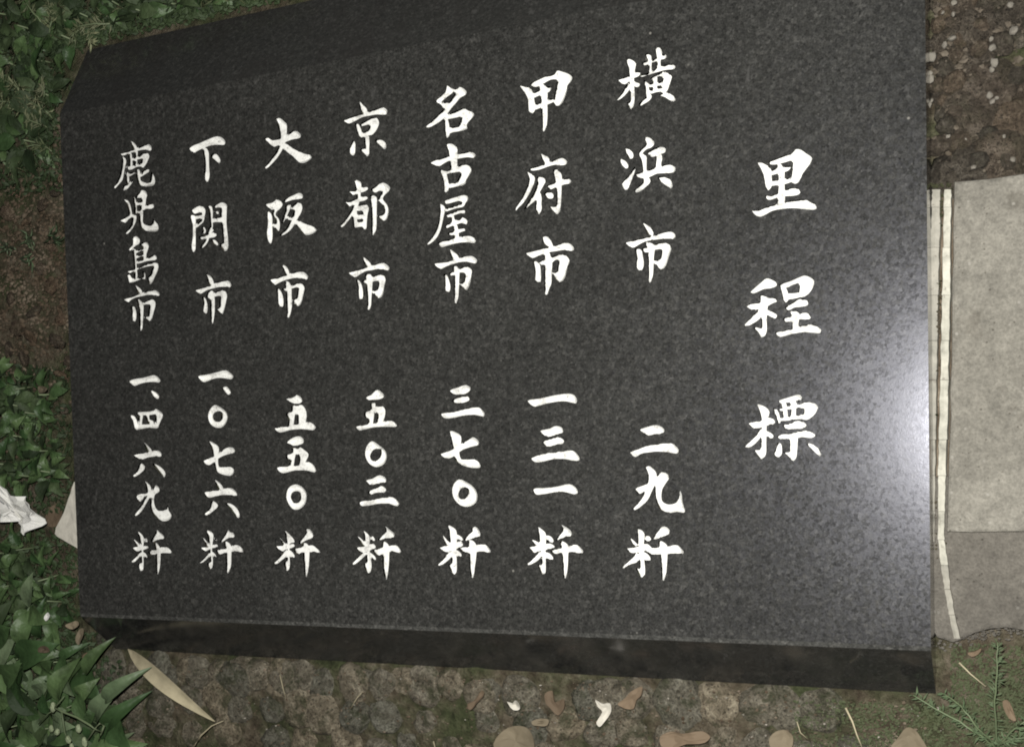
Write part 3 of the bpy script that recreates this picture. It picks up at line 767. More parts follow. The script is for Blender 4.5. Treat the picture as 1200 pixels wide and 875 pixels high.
for px, py, r_ in ((60,335,9),(78,345,8),(72,375,8),(40,365,10),(20,385,10),(66,400,9),(80,425,9),(72,440,8),(28,420,9),(70,365,6),(50,240,7),(20,225,6),(65,225,7),(30,260,6),(12,350,8),(48,315,6),(76,480,7),(36,395,8),(10,410,9),(60,290,5),(8,250,8),(75,210,7)):
    p = P(px, py, .006); s = r_ / 1000
    if p.x + s > -.998: p.x = -.998 - s
    o = inst('brown_stone', random.choice(rub), None, p, (random.random(), random.random(), random.uniform(0, 6)), (s * random.uniform(.8, 1.2), s, s * .55))
    tag(o, 'brown stone, ' + ('touching' if px > 58 else 'away from') + (' the slab side, above the green grass tuft' if py < 285 else ' the slab side, below the green grass tuft' if py < 370 else ' the slab side, where litter meets weeds'), 'stone', 'rough brown stones in the litter')

lv, lf = [], []
for k in range(2600):
    x, y = random.uniform(-.069, .25), random.uniform(.235, .62)
    add_chip(lv, lf, x, y, random.uniform(.003, .008), random.choice((.0012, .002, .003, .0045)))
tag(mesh_obj('stone_crumbs', lv, lf, M_DCR), 'brown crumbs filling the joints of the dark stones', 'crumbs', kind='stuff')
# fine litter on the cobbles and on the soil at the lower right
lv, lf = [], []
for k in range(1500):
    px, py = random.uniform(150, 1230), random.uniform(775, 890)
    if py < 765 + px * .05: continue
    p = P(px, py, .006); add_chip(lv, lf, p.x, p.y, .005 + random.random() * .004, random.choice((.0006, .0009, .0013, .002)))
tag(mesh_obj('grit', lv, lf, M_LIT), 'brown grit scattered over the mossy cobbles', 'grit', kind='stuff')
lv, lf = [], []
for k in range(130):
    px, py = random.uniform(280, 1210), random.uniform(785, 880)
    if py < 770 + px * .05: continue
    p = P(px, py, .012); add_chip(lv, lf, p.x, p.y, .010 + random.random() * .003, random.choice((.0006, .0009, .0015)))
tag(mesh_obj('pale_grit', lv, lf, M_GRAVEL), 'pale specks of grit on the mossy cobbles', 'grit', kind='stuff')

# ------------------------------------------------------------------ concrete and strips
def prism(name, outline, z0, z1, mat, parent=None, jag=0, seg=.02):
    pts = []
    for i in range(len(outline)):
        a = Vector(outline[i]); b = Vector(outline[(i + 1) % len(outline)]); n = max(1, int((b - a).length / seg)) if jag else 1
        d = (b - a).normalized(); nn = Vector((-d.y, d.x))
        for k in range(n):
            pts.append(a.lerp(b, k / n) + (nn * jag * noise.noise(Vector((a.x + k * 1.7, a.y * 9 + k * .9, i))) * 2 if k else Vector((0, 0))))
    ch = min(.0025, (z1 - z0) * .4)
    cx = sum(p.x for p in pts) / len(pts); cy = sum(p.y for p in pts) / len(pts)
    bm = bmesh.new()
    f = bm.faces.new([bm.verts.new((p.x, p.y, z0)) for p in pts])
    if f.normal.z == 0: f.normal_update()
    e = bmesh.ops.extrude_face_region(bm, geom=[f])
    for v in [g_ for g_ in e['geom'] if isinstance(g_, bmesh.types.BMVert)]: v.co.z = z1
    bmesh.ops.recalc_face_normals(bm, faces=bm.faces)
    top = [ed for ed in bm.edges if all(abs(v.co.z - z1) < 1e-6 for v in ed.verts)]
    bmesh.ops.bevel(bm, geom=top, offset=ch, segments=2, affect='EDGES', profile=.5)
    me = bpy.data.meshes.new(name); bm.to_mesh(me); bm.free(); me.materials.append(mat)
    o = bpy.data.objects.new(name, me); C.objects.link(o)
    if parent: o.parent = parent
    return o
Q = lambda px, py, z: tuple(P(px, py, z).xy)
z = .016
up = prism('concrete_slab', [Q(1109.5, 623, z), (.62, Q(1200, 622, z)[1]), (.62, .235), Q(1200, 203, z), Q(1118, 212.5, z), Q(1117, 300, z), Q(1115, 400, z), Q(1112.5, 515, z), Q(1110.5, 570, z)], -.02, z, M_CONC, jag=.0008)
tag(up, 'pale concrete slab with a straight upper edge beside the long dark stone', 'concrete slab')
z = .009
lv, lf = [], []
for k in range(260):
    t = random.random(); px = 1096 + t * 130; py = 750 - 14 * max(0, min(1, (px - 1115) / 50)) + random.gauss(3, 4)
    p = P(px, py, .006); add_chip(lv, lf, p.x, p.y, .004 + random.random() * .003, random.choice((.0006, .001, .0018)))
tag(mesh_obj('concrete_crumbs', lv, lf, M_CONC2), 'grey concrete crumbs along the ragged edge of the apron', 'crumbs', kind='stuff')
low = prism('concrete_apron', [Q(1089, 560, z), Q(1090, 700, z), Q(1092.5, 738, z), Q(1098, 747, z), Q(1108, 750, z), Q(1117, 753, z), Q(1128, 749, z), Q(1142, 742, z), Q(1160, 737, z), Q(1180, 735.5, z), Q(1200, 739, z),
             (.2, -.165), (.62, -.15), (.62, Q(1200, 560, z)[1]), Q(1200, 560, z)], -.02, z, M_CONC2, jag=.0032, seg=.011)
tag(low, 'lower greyer concrete with a ragged bottom edge beside the slab corner', 'concrete slab')
gap = prism('mortar_bed', [(-.0712, Q(1100, 570, .004)[1]), (-.059, Q(1100, 570, .004)[1]), (-.052, Q(1100, 222, .004)[1]), (-.0712, Q(1100, 222, .004)[1])], -.02, .004, M_LIT)
tag(gap, 'narrow mortar bed under the two white strips between slab and concrete', 'mortar')

def strip(name, edges, z0, z1, mat, label):
    root = empty(name, P(edges[0][0], edges[0][2], z0)); tag(root, label, 'edging strip', 'white strips beside the slab')
    ez = list(zip(edges[:-1], edges[1:]))
    for si, ((xa, xb, y), (xa2, xb2, y2)) in enumerate(ez):
        g_ = .2
        a = [P(xa, y + g_, z1), P(xb, y + g_, z1), P(xb2, y2 - g_, z1), P(xa2, y2 - g_, z1)]
        V = []; Fc = []; n = 6
        for k in range(n + 1):
            t = k / n
            l = a[0].lerp(a[3], t); r_ = a[1].lerp(a[2], t)
            j1, j2 = (random.uniform(-.00045, .00045) for _ in range(2))
            for q, zz in ((l + Vector((j1, 0, 0)), z0), (l.lerp(r_, .12) + Vector((j1, 0, 0)), z1), (l.lerp(r_, .5), z1 + .0008), (l.lerp(r_, .88) + Vector((j2, 0, 0)), z1), (r_ + Vector((j2, 0, 0)), z0)):
                V.append(Vector((q.x, q.y, zz)) - root.location)
        for k in range(n):
            for m in range(4):
                b = k * 5 + m; Fc.append((b, b + 5, b + 6, b + 1))
        Fc.append((0, 1, 2, 3, 4)); b = n * 5; Fc.append((b + 4, b + 3, b + 2, b + 1, b))
        mesh_obj('segment', V, Fc, M_ST1 if si > 9 else mat, root, smooth=False)
    return root
strip('edging_strip', [(1091, 1103.5, 222), (1090, 1103.3, 243), (1089, 1102.3, 290), (1087, 1101, 346), (1086.5, 1100, 399), (1086.5, 1099, 445), (1087, 1097.6, 515), (1087, 1096.7, 557), (1087.5, 1096.5, 599), (1088, 1096.3, 635)], .003, .0115, M_ST1,
      'greyer left one of two whitish strips between dark slab and concrete')
strip('edging_strip', [(1105.5, 1116, 222), (1105, 1115.5, 243), (1104, 1115, 290), (1102.5, 1115, 346), (1101.5, 1113.8, 399), (1100.5, 1112.5, 445), (1099, 1111, 515), (1098, 1109.5, 557), (1098, 1108, 599), (1098, 1107.5, 632), (1101, 1112, 662), (1106, 1115, 690), (1111, 1120, 720), (1116.5, 1126, 748)], .003, .0135, M_ST2,
      'brighter right one of two whitish strips bending outwards across the lower concrete')
lv, lf = [], []
for px, py, n in ((1104, 238, 14), (1103, 246, 10), (1101.5, 335, 12), (1102, 350, 14), (1101, 378, 30), (1101, 384, 26), (1100, 420, 8), (1100.5, 365, 14), (1098, 480, 6), (1097, 600, 10), (1104, 262, 6), (1103, 217, 20), (1095, 218, 20), (1112, 218, 20), (1098, 636, 10), (1106, 640, 8)):  # the clusters at the strip tops are shade modelled as dark crumbs
    for k in range(n):
        p = P(px + random.gauss(0, 1.6), py + random.gauss(0, 6 if py > 230 else 1.5), .011); add_chip(lv, lf, p.x, p.y, .0105 + random.random() * .002, random.choice((.0006, .001, .0016)))
tag(mesh_obj('dirt', lv, lf, M_SOIL), 'dark dirt between the two white strips, dark crumbs as shade at their tops', 'dirt', kind='stuff')

# ------------------------------------------------------------------ leaves and plants
def leaf_mesh(name, mat, w=.32, curl=.25, fold=.25, wave=0., tip=1.0, n=9, stalk=.0):
    """unit leaf along +X, length 1"""
    V, Fc = [], []
    for i in range(n + 1):
        t = i / n
        hw = w * .5 * (math.sin(math.pi * t ** .8) ** .9) * (1 - .25 * t * tip) + .004
        zc = curl * (t - t * t) * 2 - curl * .55 * t * t
        for s in (-1, -.5, 0, .5, 1):
            V.append((t, s * hw, zc + abs(s) * hw * fold + wave * .03 * math.sin(9 * t + s * 2) * abs(s)))
    for i in range(n):
        for m in range(4):
            a = i * 5 + m; Fc.append((a, a + 1, a + 6, a + 5))
    me = bpy.data.meshes.new(name); me.from_pydata(V, [], Fc); me.materials.append(mat)
    for p in me.polygons: p.use_smooth = True
    return me
LM = {
 'ovate': [leaf_mesh('leaf', M_LEAF, w, c, f, 1.0) for w, c, f in ((.62, .2, .25), (.55, .35, .4), (.7, .12, .15), (.5, .5, .3))],
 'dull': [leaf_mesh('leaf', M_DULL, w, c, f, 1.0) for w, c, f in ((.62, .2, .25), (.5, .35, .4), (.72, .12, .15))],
 'lance': [leaf_mesh('leaf', M_LEAF, w, c, f) for w, c, f in ((.36, .3, .4), (.40, .15, .3), (.32, .45, .3))],
 'strap': [leaf_mesh('leaf', M_LEAFP, .27, .35, .5, n=12)],
 'pale': [leaf_mesh('leaf', M_LEAFP, w, c, f) for w, c, f in ((.42, .15, .25), (.5, .25, .3))],
}
def blocked(p, q):
    for t in (0, .35, .7, 1):
        c = p.lerp(q, t)
        if c.x > -1.001 and c.x < -.06 and -.215 < c.y < .50: return True
    return False
def put_leaf(me, base, tip, parent, wk=1.0, roll=0.0):
    d = tip - base; L = d.length
    rot = d.to_track_quat('X', 'Z').to_matrix() @ Matrix.Rotation(roll, 3, 'X')
    o = bpy.data.objects.new('leaf', me); C.objects.link(o); o.parent = parent
    o.location = base - parent.location; o.rotation_euler = rot.to_euler(); o.scale = (L, L * wk, L)
    return o
def stem_obj(name, pts, r0, r1, mat, parent, k=5):
    V, Fc = [], []
    off = parent.location if parent else Vector((0, 0, 0))
    for i, p in enumerate(pts):
        d = (pts[min(i + 1, len(pts) - 1)] - pts[max(i - 1, 0)]).normalized()
        u = d.orthogonal().normalized(); v = d.cross(u); r_ = r0 + (r1 - r0) * i / (len(pts) - 1)
        for j in range(k):
            a = 6.283 * j / k; V.append(p - off + (u * math.cos(a) + v * math.sin(a)) * r_)
    for i in range(len(pts) - 1):
        for j in range(k): a = i * k + j; b = i * k + (j + 1) % k; Fc.append((a, b, b + k, a + k))
    Fc.append(tuple(range(k))[::-1]); Fc.append(tuple(range(len(V) - k, len(V))))
    return mesh_obj(name, V, Fc, mat, parent, smooth=True)

def plant(px, py, n, size, kinds, label, cat='weed', group=None, h=.035, z=0.0, spread=1.0):
    c = P(px, py, z); root = empty('leafy_weed', c)
    xw = 'at the picture edge' if px < 12 else 'midway to the slab' if px < 52 else 'beside the slab'
    if py < 220: xw = 'at the picture edge' if px < 25 else 'left of the slab' if px < 90 else 'behind the slab'
    yw = ('at the very top' if py < 50 else 'just above the slab corner' if py < 115 else 'lower in the dark corner') if py < 220 else ('highest of its patch' if py < 470 else 'in the middle of its patch' if py < 530 else 'just above the white paper') if py < 600 else \
         ('right below the white paper' if py < 675 else 'level with the slab lower corner') if py < 735 else ('above the pale budding stem' if py < 800 else 'around the pale budding stem' if py < 852 else 'at the bottom picture edge')
    label = label.split(' in the ')[0].split(' below the ')[0] + ' ' + xw + ', ' + yw
    tag(root, label, cat, label)
    hh = h * random.uniform(.8, 1.1)
    top = c + Vector((random.uniform(-.006, .006), random.uniform(-.006, .006), hh))
    stem_obj('stem', [c, c.lerp(top, .5) + Vector((.002, 0, 0)), top], .0014, .0008, M_STEM, root)
    th = random.uniform(0, 6.3)
    for k in range(n):
        for tr in range(8):
            th += 2.4 + random.uniform(-.35, .35); t = random.uniform(.25, 1.0)
            b = c.lerp(top, t); L = size * random.uniform(.65, 1.2) * spread
            off = random.uniform(.1, .6) * size
            b2 = b + Vector((math.cos(th), math.sin(th), .15)) * off
            tp = b2 + Vector((math.cos(th), math.sin(th), random.uniform(-.25, .55))) * L
            if not blocked(b2, tp): put_leaf(random.choice(LM[random.choice(kinds)]), b2, tp, root, random.uniform(.85, 1.15), random.uniform(-.5, .5)); break
    return root

G1 = 'low leafy weeds left of the slab'
for i, (px, py) in enumerate([(12,440),(44,452),(-20,470),(20,478),(58,488),(0,510),(38,515),(66,528),(22,545),(52,560),(-25,540),(70,462),(72,556),(40,480)]):
    plant(px, py, 15, .022, ['ovate', 'dull', 'ovate'], 'small dark green weed in the patch between brown litter and white paper', group=G1)
for i, (px, py) in enumerate([(15,648),(48,640),(72,672),(25,680),(58,700),(5,712),(80,705),(-25,670),(40,725)]):
    plant(px, py, 14, .026, ['ovate', 'lance', 'dull'], 'dark green leafy weed below the white paper and left of the slab corner', group='leafy weeds below the paper')
for i, (px, py) in enumerate([(15,745),(-20,765),(55,760),(25,790),(88,772),(60,812),(0,820),(105,815),(35,845),(85,850),(128,858),(10,870),(60,880),(115,885),(145,880),(-30,850)]):
    plant(px, py, 11, .048, ['lance', 'ovate', 'ovate', 'dull', 'pale'], 'broad leaved green weed in the lower left corner below the slab', group='leafy weeds in the lower left corner', h=.045)
for i, (px, py) in enumerate([(15,20),(50,40),(85,20),(120,30),(30,85),(65,75),(10,130),(45,125),(150,15),(185,20),(220,8),(15,175),(50,170),(-20,60),(-20,150),(100,55),(70,120),(250,-5)]):
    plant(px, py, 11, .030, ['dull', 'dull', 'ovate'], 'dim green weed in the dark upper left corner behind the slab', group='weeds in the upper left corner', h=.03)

# single leaves that stand out in the lower left corner
corner = empty('broad_leaf_weed', P(100, 850, 0)); tag(corner, 'weed with long pale green leaves nearest the dry bamboo leaf', 'weed')
stem_obj('stem', [P(100, 850, 0), P(100, 846, .03)], .0015, .001, M_STEM, corner)
for b, t, w_, kind, z0, z1 in (((114, 843), (140, 800), 1.15, 'strap', .030, .052), ((122, 822), (167, 784), .95, 'strap', .046, .050), ((70, 822), (84, 772), 1.0, 'ovate', .045, .05), ((22, 798), (28, 836), .8, 'pale', .04, .04), ((92, 812), (104, 852), .9, 'ovate', .045, .045),
                               ((128, 842), (150, 878), 1.1, 'ovate', .04, .045), ((100, 790), (128, 748), .8, 'lance', .04, .045), ((-4, 782), (17, 745), 1.2, 'pale', .045, .045), ((56, 836), (48, 812), 1.2, 'ovate', .05, .05), ((120, 858), (168, 812), .7, 'lance', .03, .035),
                               ((20, 770), (62, 756), .9, 'ovate', .04, .05), ((44, 872), (20, 850), 1., 'ovate', .05, .05)):
    put_leaf(random.choice(LM[kind]), P(*b, z0), P(*t, z1), corner, w_)
w1 = empty('broad_leaf_weed', P(35, 712, 0)); tag(w1, 'weed with one bright green upright leaf below the white paper', 'weed')
stem_obj('stem', [P(35, 712, 0), P(34, 711, .03)], .0013, .001, M_STEM, w1)
for b, t, w_, kind in (((33, 711), (36, 671), 1.1, 'pale'), ((32, 714), (14, 735), 1., 'ovate'), ((35, 714), (56, 730), 1., 'ovate')):
    put_leaf(LM[kind][0], P(*b, .035), P(*t, .045), w1, w_)

# pale flowering stem with buds
bs = empty('budding_weed', P(118, 880, 0)); tag(bs, 'pale stem with whitish green buds among the lower left leaves', 'weed')
Z = .07
main = [P(118, 882, .0), P(116, 868, .04), P(119, 858, Z), P(105, 849, Z), P(90, 840, Z), P(72, 833, Z), P(64, 829, Z)]
stem_obj('stem', main, .0016, .0012, M_STEM, bs)
stem_obj('branch', [P(72, 833, Z), P(74, 845, Z), P(76, 858, Z), P(82, 872, Z - .01)], .0013, .0008, M_STEM, bs)
stem_obj('branch', [P(64, 829, Z), P(70, 822, Z), P(75, 815, Z)], .0011, .0006, M_STEM, bs)
stem_obj('branch', [P(119, 858, Z), P(122, 850, Z), P(117, 847, Z), P(112, 852, Z), P(103, 866, Z)], .0013, .0008, M_STEM, bs)
stem_obj('branch', [P(66, 829, Z), P(56, 836, Z), P(45, 848, Z)], .001, .0006, M_STEM, bs)
bud = stone_mesh('bud', M_PALE, 77, .9, 2, .35)
for px, py, a, b_ in ((62, 828, 3.2, 6.5), (60, 853, 3, 4.5), (67, 857, 3, 4.5), (92, 853, 3.4, 5.2), (80, 866, 3.2, 5), (99, 869, 3, 6.5), (84, 874, 2.6, 4)):
    o = inst('bud', bud, bs, P(px, py, Z) - bs.location, (.2, .3, random.uniform(-.5, .5)), (a / 1080, b_ / 1080, a / 1080))

# fine ground cover between the weeds
def cover(name, regions, n, smin, smax, mat, label, zmax=.02):
    V, Fc = [], []
    for _ in range(n):
        x0_, y0_, x1_, y1_ = random.choice(regions); p = P(random.uniform(x0_, x1_), random.uniform(y0_, y1_), .0)
        L = random.uniform(smin, smax); th = random.uniform(0, 6.3); el = random.uniform(-.2, .8); z_ = random.uniform(.002, zmax)
        d = Vector((math.cos(th) * math.cos(el), math.sin(th) * math.cos(el), math.sin(el))); s_ = Vector((-math.sin(th), math.cos(th), random.uniform(-.4, .4)))
        b = Vector((p.x, p.y, z_))
        if blocked(b, b + d * L) or (-1.03 < b.x < -.99 and P(60, 650, 0).y < b.y < P(60, 575, 0).y): continue
        a = len(V); V += [b, b + d * L * .5 + s_ * L * .28, b + d * L, b + d * L * .5 - s_ * L * .28, b + d * L * .5 + Vector((0, 0, L * .08))]
        Fc += [(a, a + 1, a + 4), (a + 1, a + 2, a + 4), (a + 2, a + 3, a + 4), (a + 3, a, a + 4)]
    tag(mesh_obj(name, V, Fc, mat), label, 'ground cover', kind='stuff')
cover('ground_cover', [(-80, 430, 92, 600), (-80, 620, 100, 760), (-80, 740, 150, 900), (-80, 740, 120, 900)], 7000, .004, .011, M_DULL, 'small dark green leaves carpeting the ground left of the slab')
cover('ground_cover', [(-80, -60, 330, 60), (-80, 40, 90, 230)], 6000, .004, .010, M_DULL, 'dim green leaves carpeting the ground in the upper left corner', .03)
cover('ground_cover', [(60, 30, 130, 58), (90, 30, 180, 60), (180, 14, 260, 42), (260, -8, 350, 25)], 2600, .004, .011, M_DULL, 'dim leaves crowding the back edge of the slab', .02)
cover('moss', [(930, 790, 1240, 900), (1100, 755, 1240, 850), (1000, 820, 1240, 900)], 4200, .002, .005, M_MOSS, 'short moss and seedlings on the soil at the lower right', .006)

# grasses: one thing per tuft, its blades joined
def tuft(name, base, blades, mat, label, cat='grass', group=None, w=.0011):
    V, Fc = [], []; root = P(base[0], base[1], 0)
    for pts, zs in blades:
        q = [P(a, b, zz) for (a, b), zz in zip(pts, zs)]
        fine = []
        for i in range(len(q) - 1):
            for k in range(4):
                t = k / 4; p0 = q[max(i - 1, 0)]; p3 = q[min(i + 2, len(q) - 1)]
                fine.append(.5 * ((2 * q[i]) + (q[i + 1] - p0) * t + (2 * p0 - 5 * q[i] + 4 * q[i + 1] - p3) * t * t + (3 * q[i] - p0 - 3 * q[i + 1] + p3) * t ** 3))
        fine.append(q[-1])
        a = len(V); n = len(fine)
        for i, p in enumerate(fine):
            d = (fine[min(i + 1, n - 1)] - fine[max(i - 1, 0)]); s_ = Vector((-d.y, d.x, 0)); s_ = s_.normalized() if s_.length > 1e-9 else Vector((1, 0, 0))
            ww = w * (1 - .8 * (i / (n - 1)) ** 2); 
            V += [p - s_ * ww - root, p + Vector((0, 0, ww * .6)) - root, p + s_ * ww - root, p - Vector((0, 0, ww * .5)) - root]
        for i in range(n - 1):
            for m in range(4):
                b = a + i * 4; Fc.append((b + m, b + (m + 1) % 4, b + 4 + (m + 1) % 4, b + 4 + m))
    o = mesh_obj(name, V, Fc, mat); o.location = root
    return tag(o, label, cat, group)
def rblades(px, py, n, rad, zt=.05, arc=(0, 6.3)):
    out = []
    for _ in range(n):
        a = random.uniform(*arc); r_ = rad * random.uniform(.4, 1.0); b = random.uniform(-.5, .5)
        bx, by = px + random.uniform(-5, 5), py + random.uniform(-5, 5)
        out.append(([(bx, by), (bx + r_ * .5 * math.cos(a), by + r_ * .5 * math.sin(a)), (bx + r_ * math.cos(a + b), by + r_ * math.sin(a + b))], (.0, zt * random.uniform(.6, 1), zt * random.uniform(.3, 1))))
    return out
GT = 'grass tufts in the upper left corner'
for px, py, n, rad in ((12, 108, 26, 26), (30, 122, 22, 22), (15, 60, 10, 22), (60, 10, 10, 30), (62, 30, 8, 26), (85, 95, 8, 24), (50, 145, 10, 20), (15, 195, 10, 22), (125, 20, 8, 22), (175, 35, 8, 16)):
    bl = [b for b in rblades(px, py, n, rad) if not any(blocked(P(*q, .03), P(*q, .03)) for q in b[0])]
    tuft('grass_tuft', (px, py), bl, M_GRASS, 'pale wispy grass tuft in the dark upper left corner', group=GT, w=.0008)
bl = []
for _ in range(110):
    x_ = random.uniform(235, 345); y_ = random.uniform(-30, 12 - (x_ - 235) * .14)
    q = [(x_, y_), (x_ + random.uniform(-8, 8), y_ - random.uniform(2, 10)), (x_ + random.uniform(-14, 14), y_ - random.uniform(-4, 20))]
    if not any(blocked(P(*k, .02), P(*k, .02)) for k in q): bl.append((q, (.0, .02, .025)))
tuft('grass_tuft', (290, -10), bl, M_GRASS, 'light yellow green grass clump touching the slab upper edge', w=.0011)
for px, py, n in ((35, 285, 10), (62, 280, 12), (8, 290, 12), (28, 300, 8)):
    bl = [b for b in rblades(px, py, n, 20, .03) if not any(blocked(P(*q, .03), P(*q, .03)) for q in b[0])]
    tuft('grass_tuft', (px, py), bl, M_WEED, 'green grass tuft growing out of the brown litter left of the slab', group='grass tufts in the brown litter', w=.0014)

# feathery weeds: soft stems with short leaflets
def feather(base, stems, label, group=None, n=46, r0=.0015, mat=None, ll=(.004, .012), lift=.006):
    wr = empty('feathery_weed', P(base[0], base[1], 0)); tag(wr, label, 'weed', group)
    for pts, zs in stems:
        q0 = [P(a, b, zz + lift) for (a, b), zz in zip(pts, zs)]; q = []
        for i in range(len(q0) - 1):
            for k in range(4):
                t = k / 4; p0 = q0[max(i - 1, 0)]; p3 = q0[min(i + 2, len(q0) - 1)]
                q.append(.5 * ((2 * q0[i]) + (q0[i + 1] - p0) * t + (2 * p0 - 5 * q0[i] + 4 * q0[i + 1] - p3) * t * t + (3 * q0[i] - p0 - 3 * q0[i + 1] + p3) * t ** 3)
                         + Vector((random.uniform(-1, 1), random.uniform(-1, 1), 0)) * .0007)
        q.append(q0[-1])
        stem_obj('stem', q, r0, r0 * .45, M_STEM, wr)
        V, Fc = [], []
        for k in range(n):
            t = random.random() ** .8 * (len(q) - 1.001); j = int(t); p = q[j].lerp(q[j + 1], t - j); d = (q[j + 1] - q[j]).normalized()
            s_ = Vector((-d.y, d.x, 0)) * random.choice((-1, 1)); L = random.uniform(*ll)
            dd = (d * random.uniform(-.2, 1.3) + s_ * random.uniform(.5, 1.2) + Vector((0, 0, random.uniform(-.5, .9)))).normalized()
            e = p + dd * L; m_ = p.lerp(e, .55) + Vector((random.uniform(-1, 1), random.uniform(-1, 1), 0)) * L * .15; ww = Vector((-dd.y, dd.x, 0)) * L * random.uniform(.06, .13)
            a = len(V); V += [p - wr.location, m_ + ww - wr.location, e - wr.location, m_ - ww - wr.location, m_ + Vector((0, 0, L * .08)) - wr.location]
            Fc += [(a, a + 1, a + 4), (a + 1, a + 2, a + 4), (a + 2, a + 3, a + 4), (a + 3, a, a + 4)]
        mesh_obj('leaflets', V, Fc, mat or M_WEED, wr)['kind'] = 'stuff'
feather((1168, 876), [([(1168, 874), (1166, 830), (1168, 790), (1169, 752)], (.0, .02, .03, .03)), ([(1168, 876), (1142, 857), (1105, 834), (1070, 814)], (.0, .015, .012, .01)), ([(1168, 876), (1146, 852), (1126, 828), (1106, 812)], (.0, .02, .02, .012)),
      ([(1168, 876), (1190, 852), (1215, 838)], (.0, .02, .02)), ([(1168, 876), (1180, 868), (1205, 862)], (.0, .01, .01))],
      'feathery pale green weed fanning out below the slab lower right corner', n=60, r0=.0011, ll=(.003, .010), mat=M_LEAFP)
for base, stems, lab in (
    ((45, 128), [([(45, 128), (30, 112), (14, 98), (-5, 92)], (0, .03, .035, .03)), ([(45, 128), (28, 128), (10, 120), (-8, 118)], (0, .025, .03, .03)), ([(45, 128), (52, 112), (48, 98)], (0, .03, .03))], 'pale feathery sprig highest of three beside the left picture edge above the slab corner'),
    ((60, 52), [([(60, 52), (52, 30), (36, 12), (24, -6)], (0, .03, .035, .03)), ([(60, 52), (58, 36), (62, 18)], (0, .03, .03)), ([(77, 25), (68, 14), (54, 6)], (0.02, .03, .03))], 'pale feathery sprig at the very top left beside a grass tuft'),
    ((66, 152), [([(66, 152), (58, 134), (40, 122), (22, 108)], (0, .03, .035, .03)), ([(66, 152), (50, 148), (30, 138)], (0, .025, .03))], 'pale feathery sprig lower left of the slab upper corner'),
    ((112, 30), [([(112, 30), (95, 34), (82, 44)], (0, .03, .03)), ([(112, 30), (104, 42), (106, 50)], (0, .02, .02)), ([(130, 28), (112, 28), (90, 32)], (.02, .03, .03))], 'short pale sprig behind the slab upper left corner'),
    ((70, 190), [([(70, 190), (60, 176), (44, 170), (30, 172)], (0, .02, .02, .02))], 'small pale sprig against the slab side in the upper left')):
    feather(base, stems, lab, n=42, r0=.0013, mat=M_GRASS, ll=(.004, .014))

# ------------------------------------------------------------------ small loose things
def flat_piece(name, outline_px, z, th, mat, label, cat, wob=.003, tilt=(0, 0), group=None):
    loop = [P(q.x, q.y, z) for q in smooth_loop(outline_px, 3)]
    c = sum(loop, Vector()) / len(loop)
    N = len(loop); V = []; Fc = []
    rings = (1.0, .72, .42)
    for zz in (0, -th):
        for rr in rings:
            for p in loop:
                q = c + (p - c) * rr; n = noise.noise(q * 45 + Vector((z * 99, 0, 0))) * wob * 1.6 + noise.noise(q * 160) * wob * .6 + (.7 * wob * max(0, rr - .4))
                V.append(Vector((q.x, q.y, z + n + zz + (q.x - c.x) * tilt[0] + (q.y - c.y) * tilt[1])) - c)
        V.append(Vector((0, 0, zz + noise.noise(c * 45) * wob)))
    R = len(rings); half = R * N + 1
    for k in range(R - 1):
        for i in range(N):
            a, b = k * N + i, k * N + (i + 1) % N
            Fc.append((a, b, b + N, a + N)); Fc.append((half + b, half + a, half + a + N, half + b + N))
    for i in range(N):
        a, b = (R - 1) * N + i, (R - 1) * N + (i + 1) % N
        Fc.append((a, b, R * N)); Fc.append((half + b, half + a, half + R * N)); Fc.append((i, half + i, half + (i + 1) % N, (i + 1) % N))
    o = mesh_obj(name, V, Fc, mat); o.location = c
    bm = bmesh.new(); bm.from_mesh(o.data); bmesh.ops.recalc_face_normals(bm, faces=bm.faces); bm.to_mesh(o.data); bm.free()
    return tag(o, label, cat, group)
pp = flat_piece('crumpled_paper', [(-30, 560), (-5, 564), (6, 570), (18, 580), (38, 583), (44, 595), (53, 613), (40, 621), (28, 627), (25, 612), (8, 611), (-10, 606), (-35, 612)], .045, .0012, M_PAPER,
           'crumpled white paper lying on the weeds at the left edge', 'paper', .010)
for px, py, L, a in ((2, 588, 7, .5), (9, 593, 6, .9), (15, 599, 5, .4), (6, 604, 4, -.3), (-6, 585, 7, .3)):
    p = P(px, py, .0545); d = Vector((math.cos(a), -math.sin(a), 0)) * L / 1900; s_ = Vector((-d.y, d.x, 0)) * .18
    c = pp.location
    mesh_obj('faint_mark', [p - d - s_ - c, p + d - s_ - c, p + d + s_ - c, p - d + s_ - c, p + Vector((0, 0, .0003)) - c], [(0, 1, 4), (1, 2, 4), (2, 3, 4), (3, 0, 4)], M_PRINT, pp)
flat_piece('pale_card', [(90, 562), (102, 600), (104, 655), (92, 643), (76, 633), (65, 625), (75, 600), (83, 578)], .022, .002, M_CARD, 'pale triangular card corner sticking out from under the slab left side', 'card', .001)

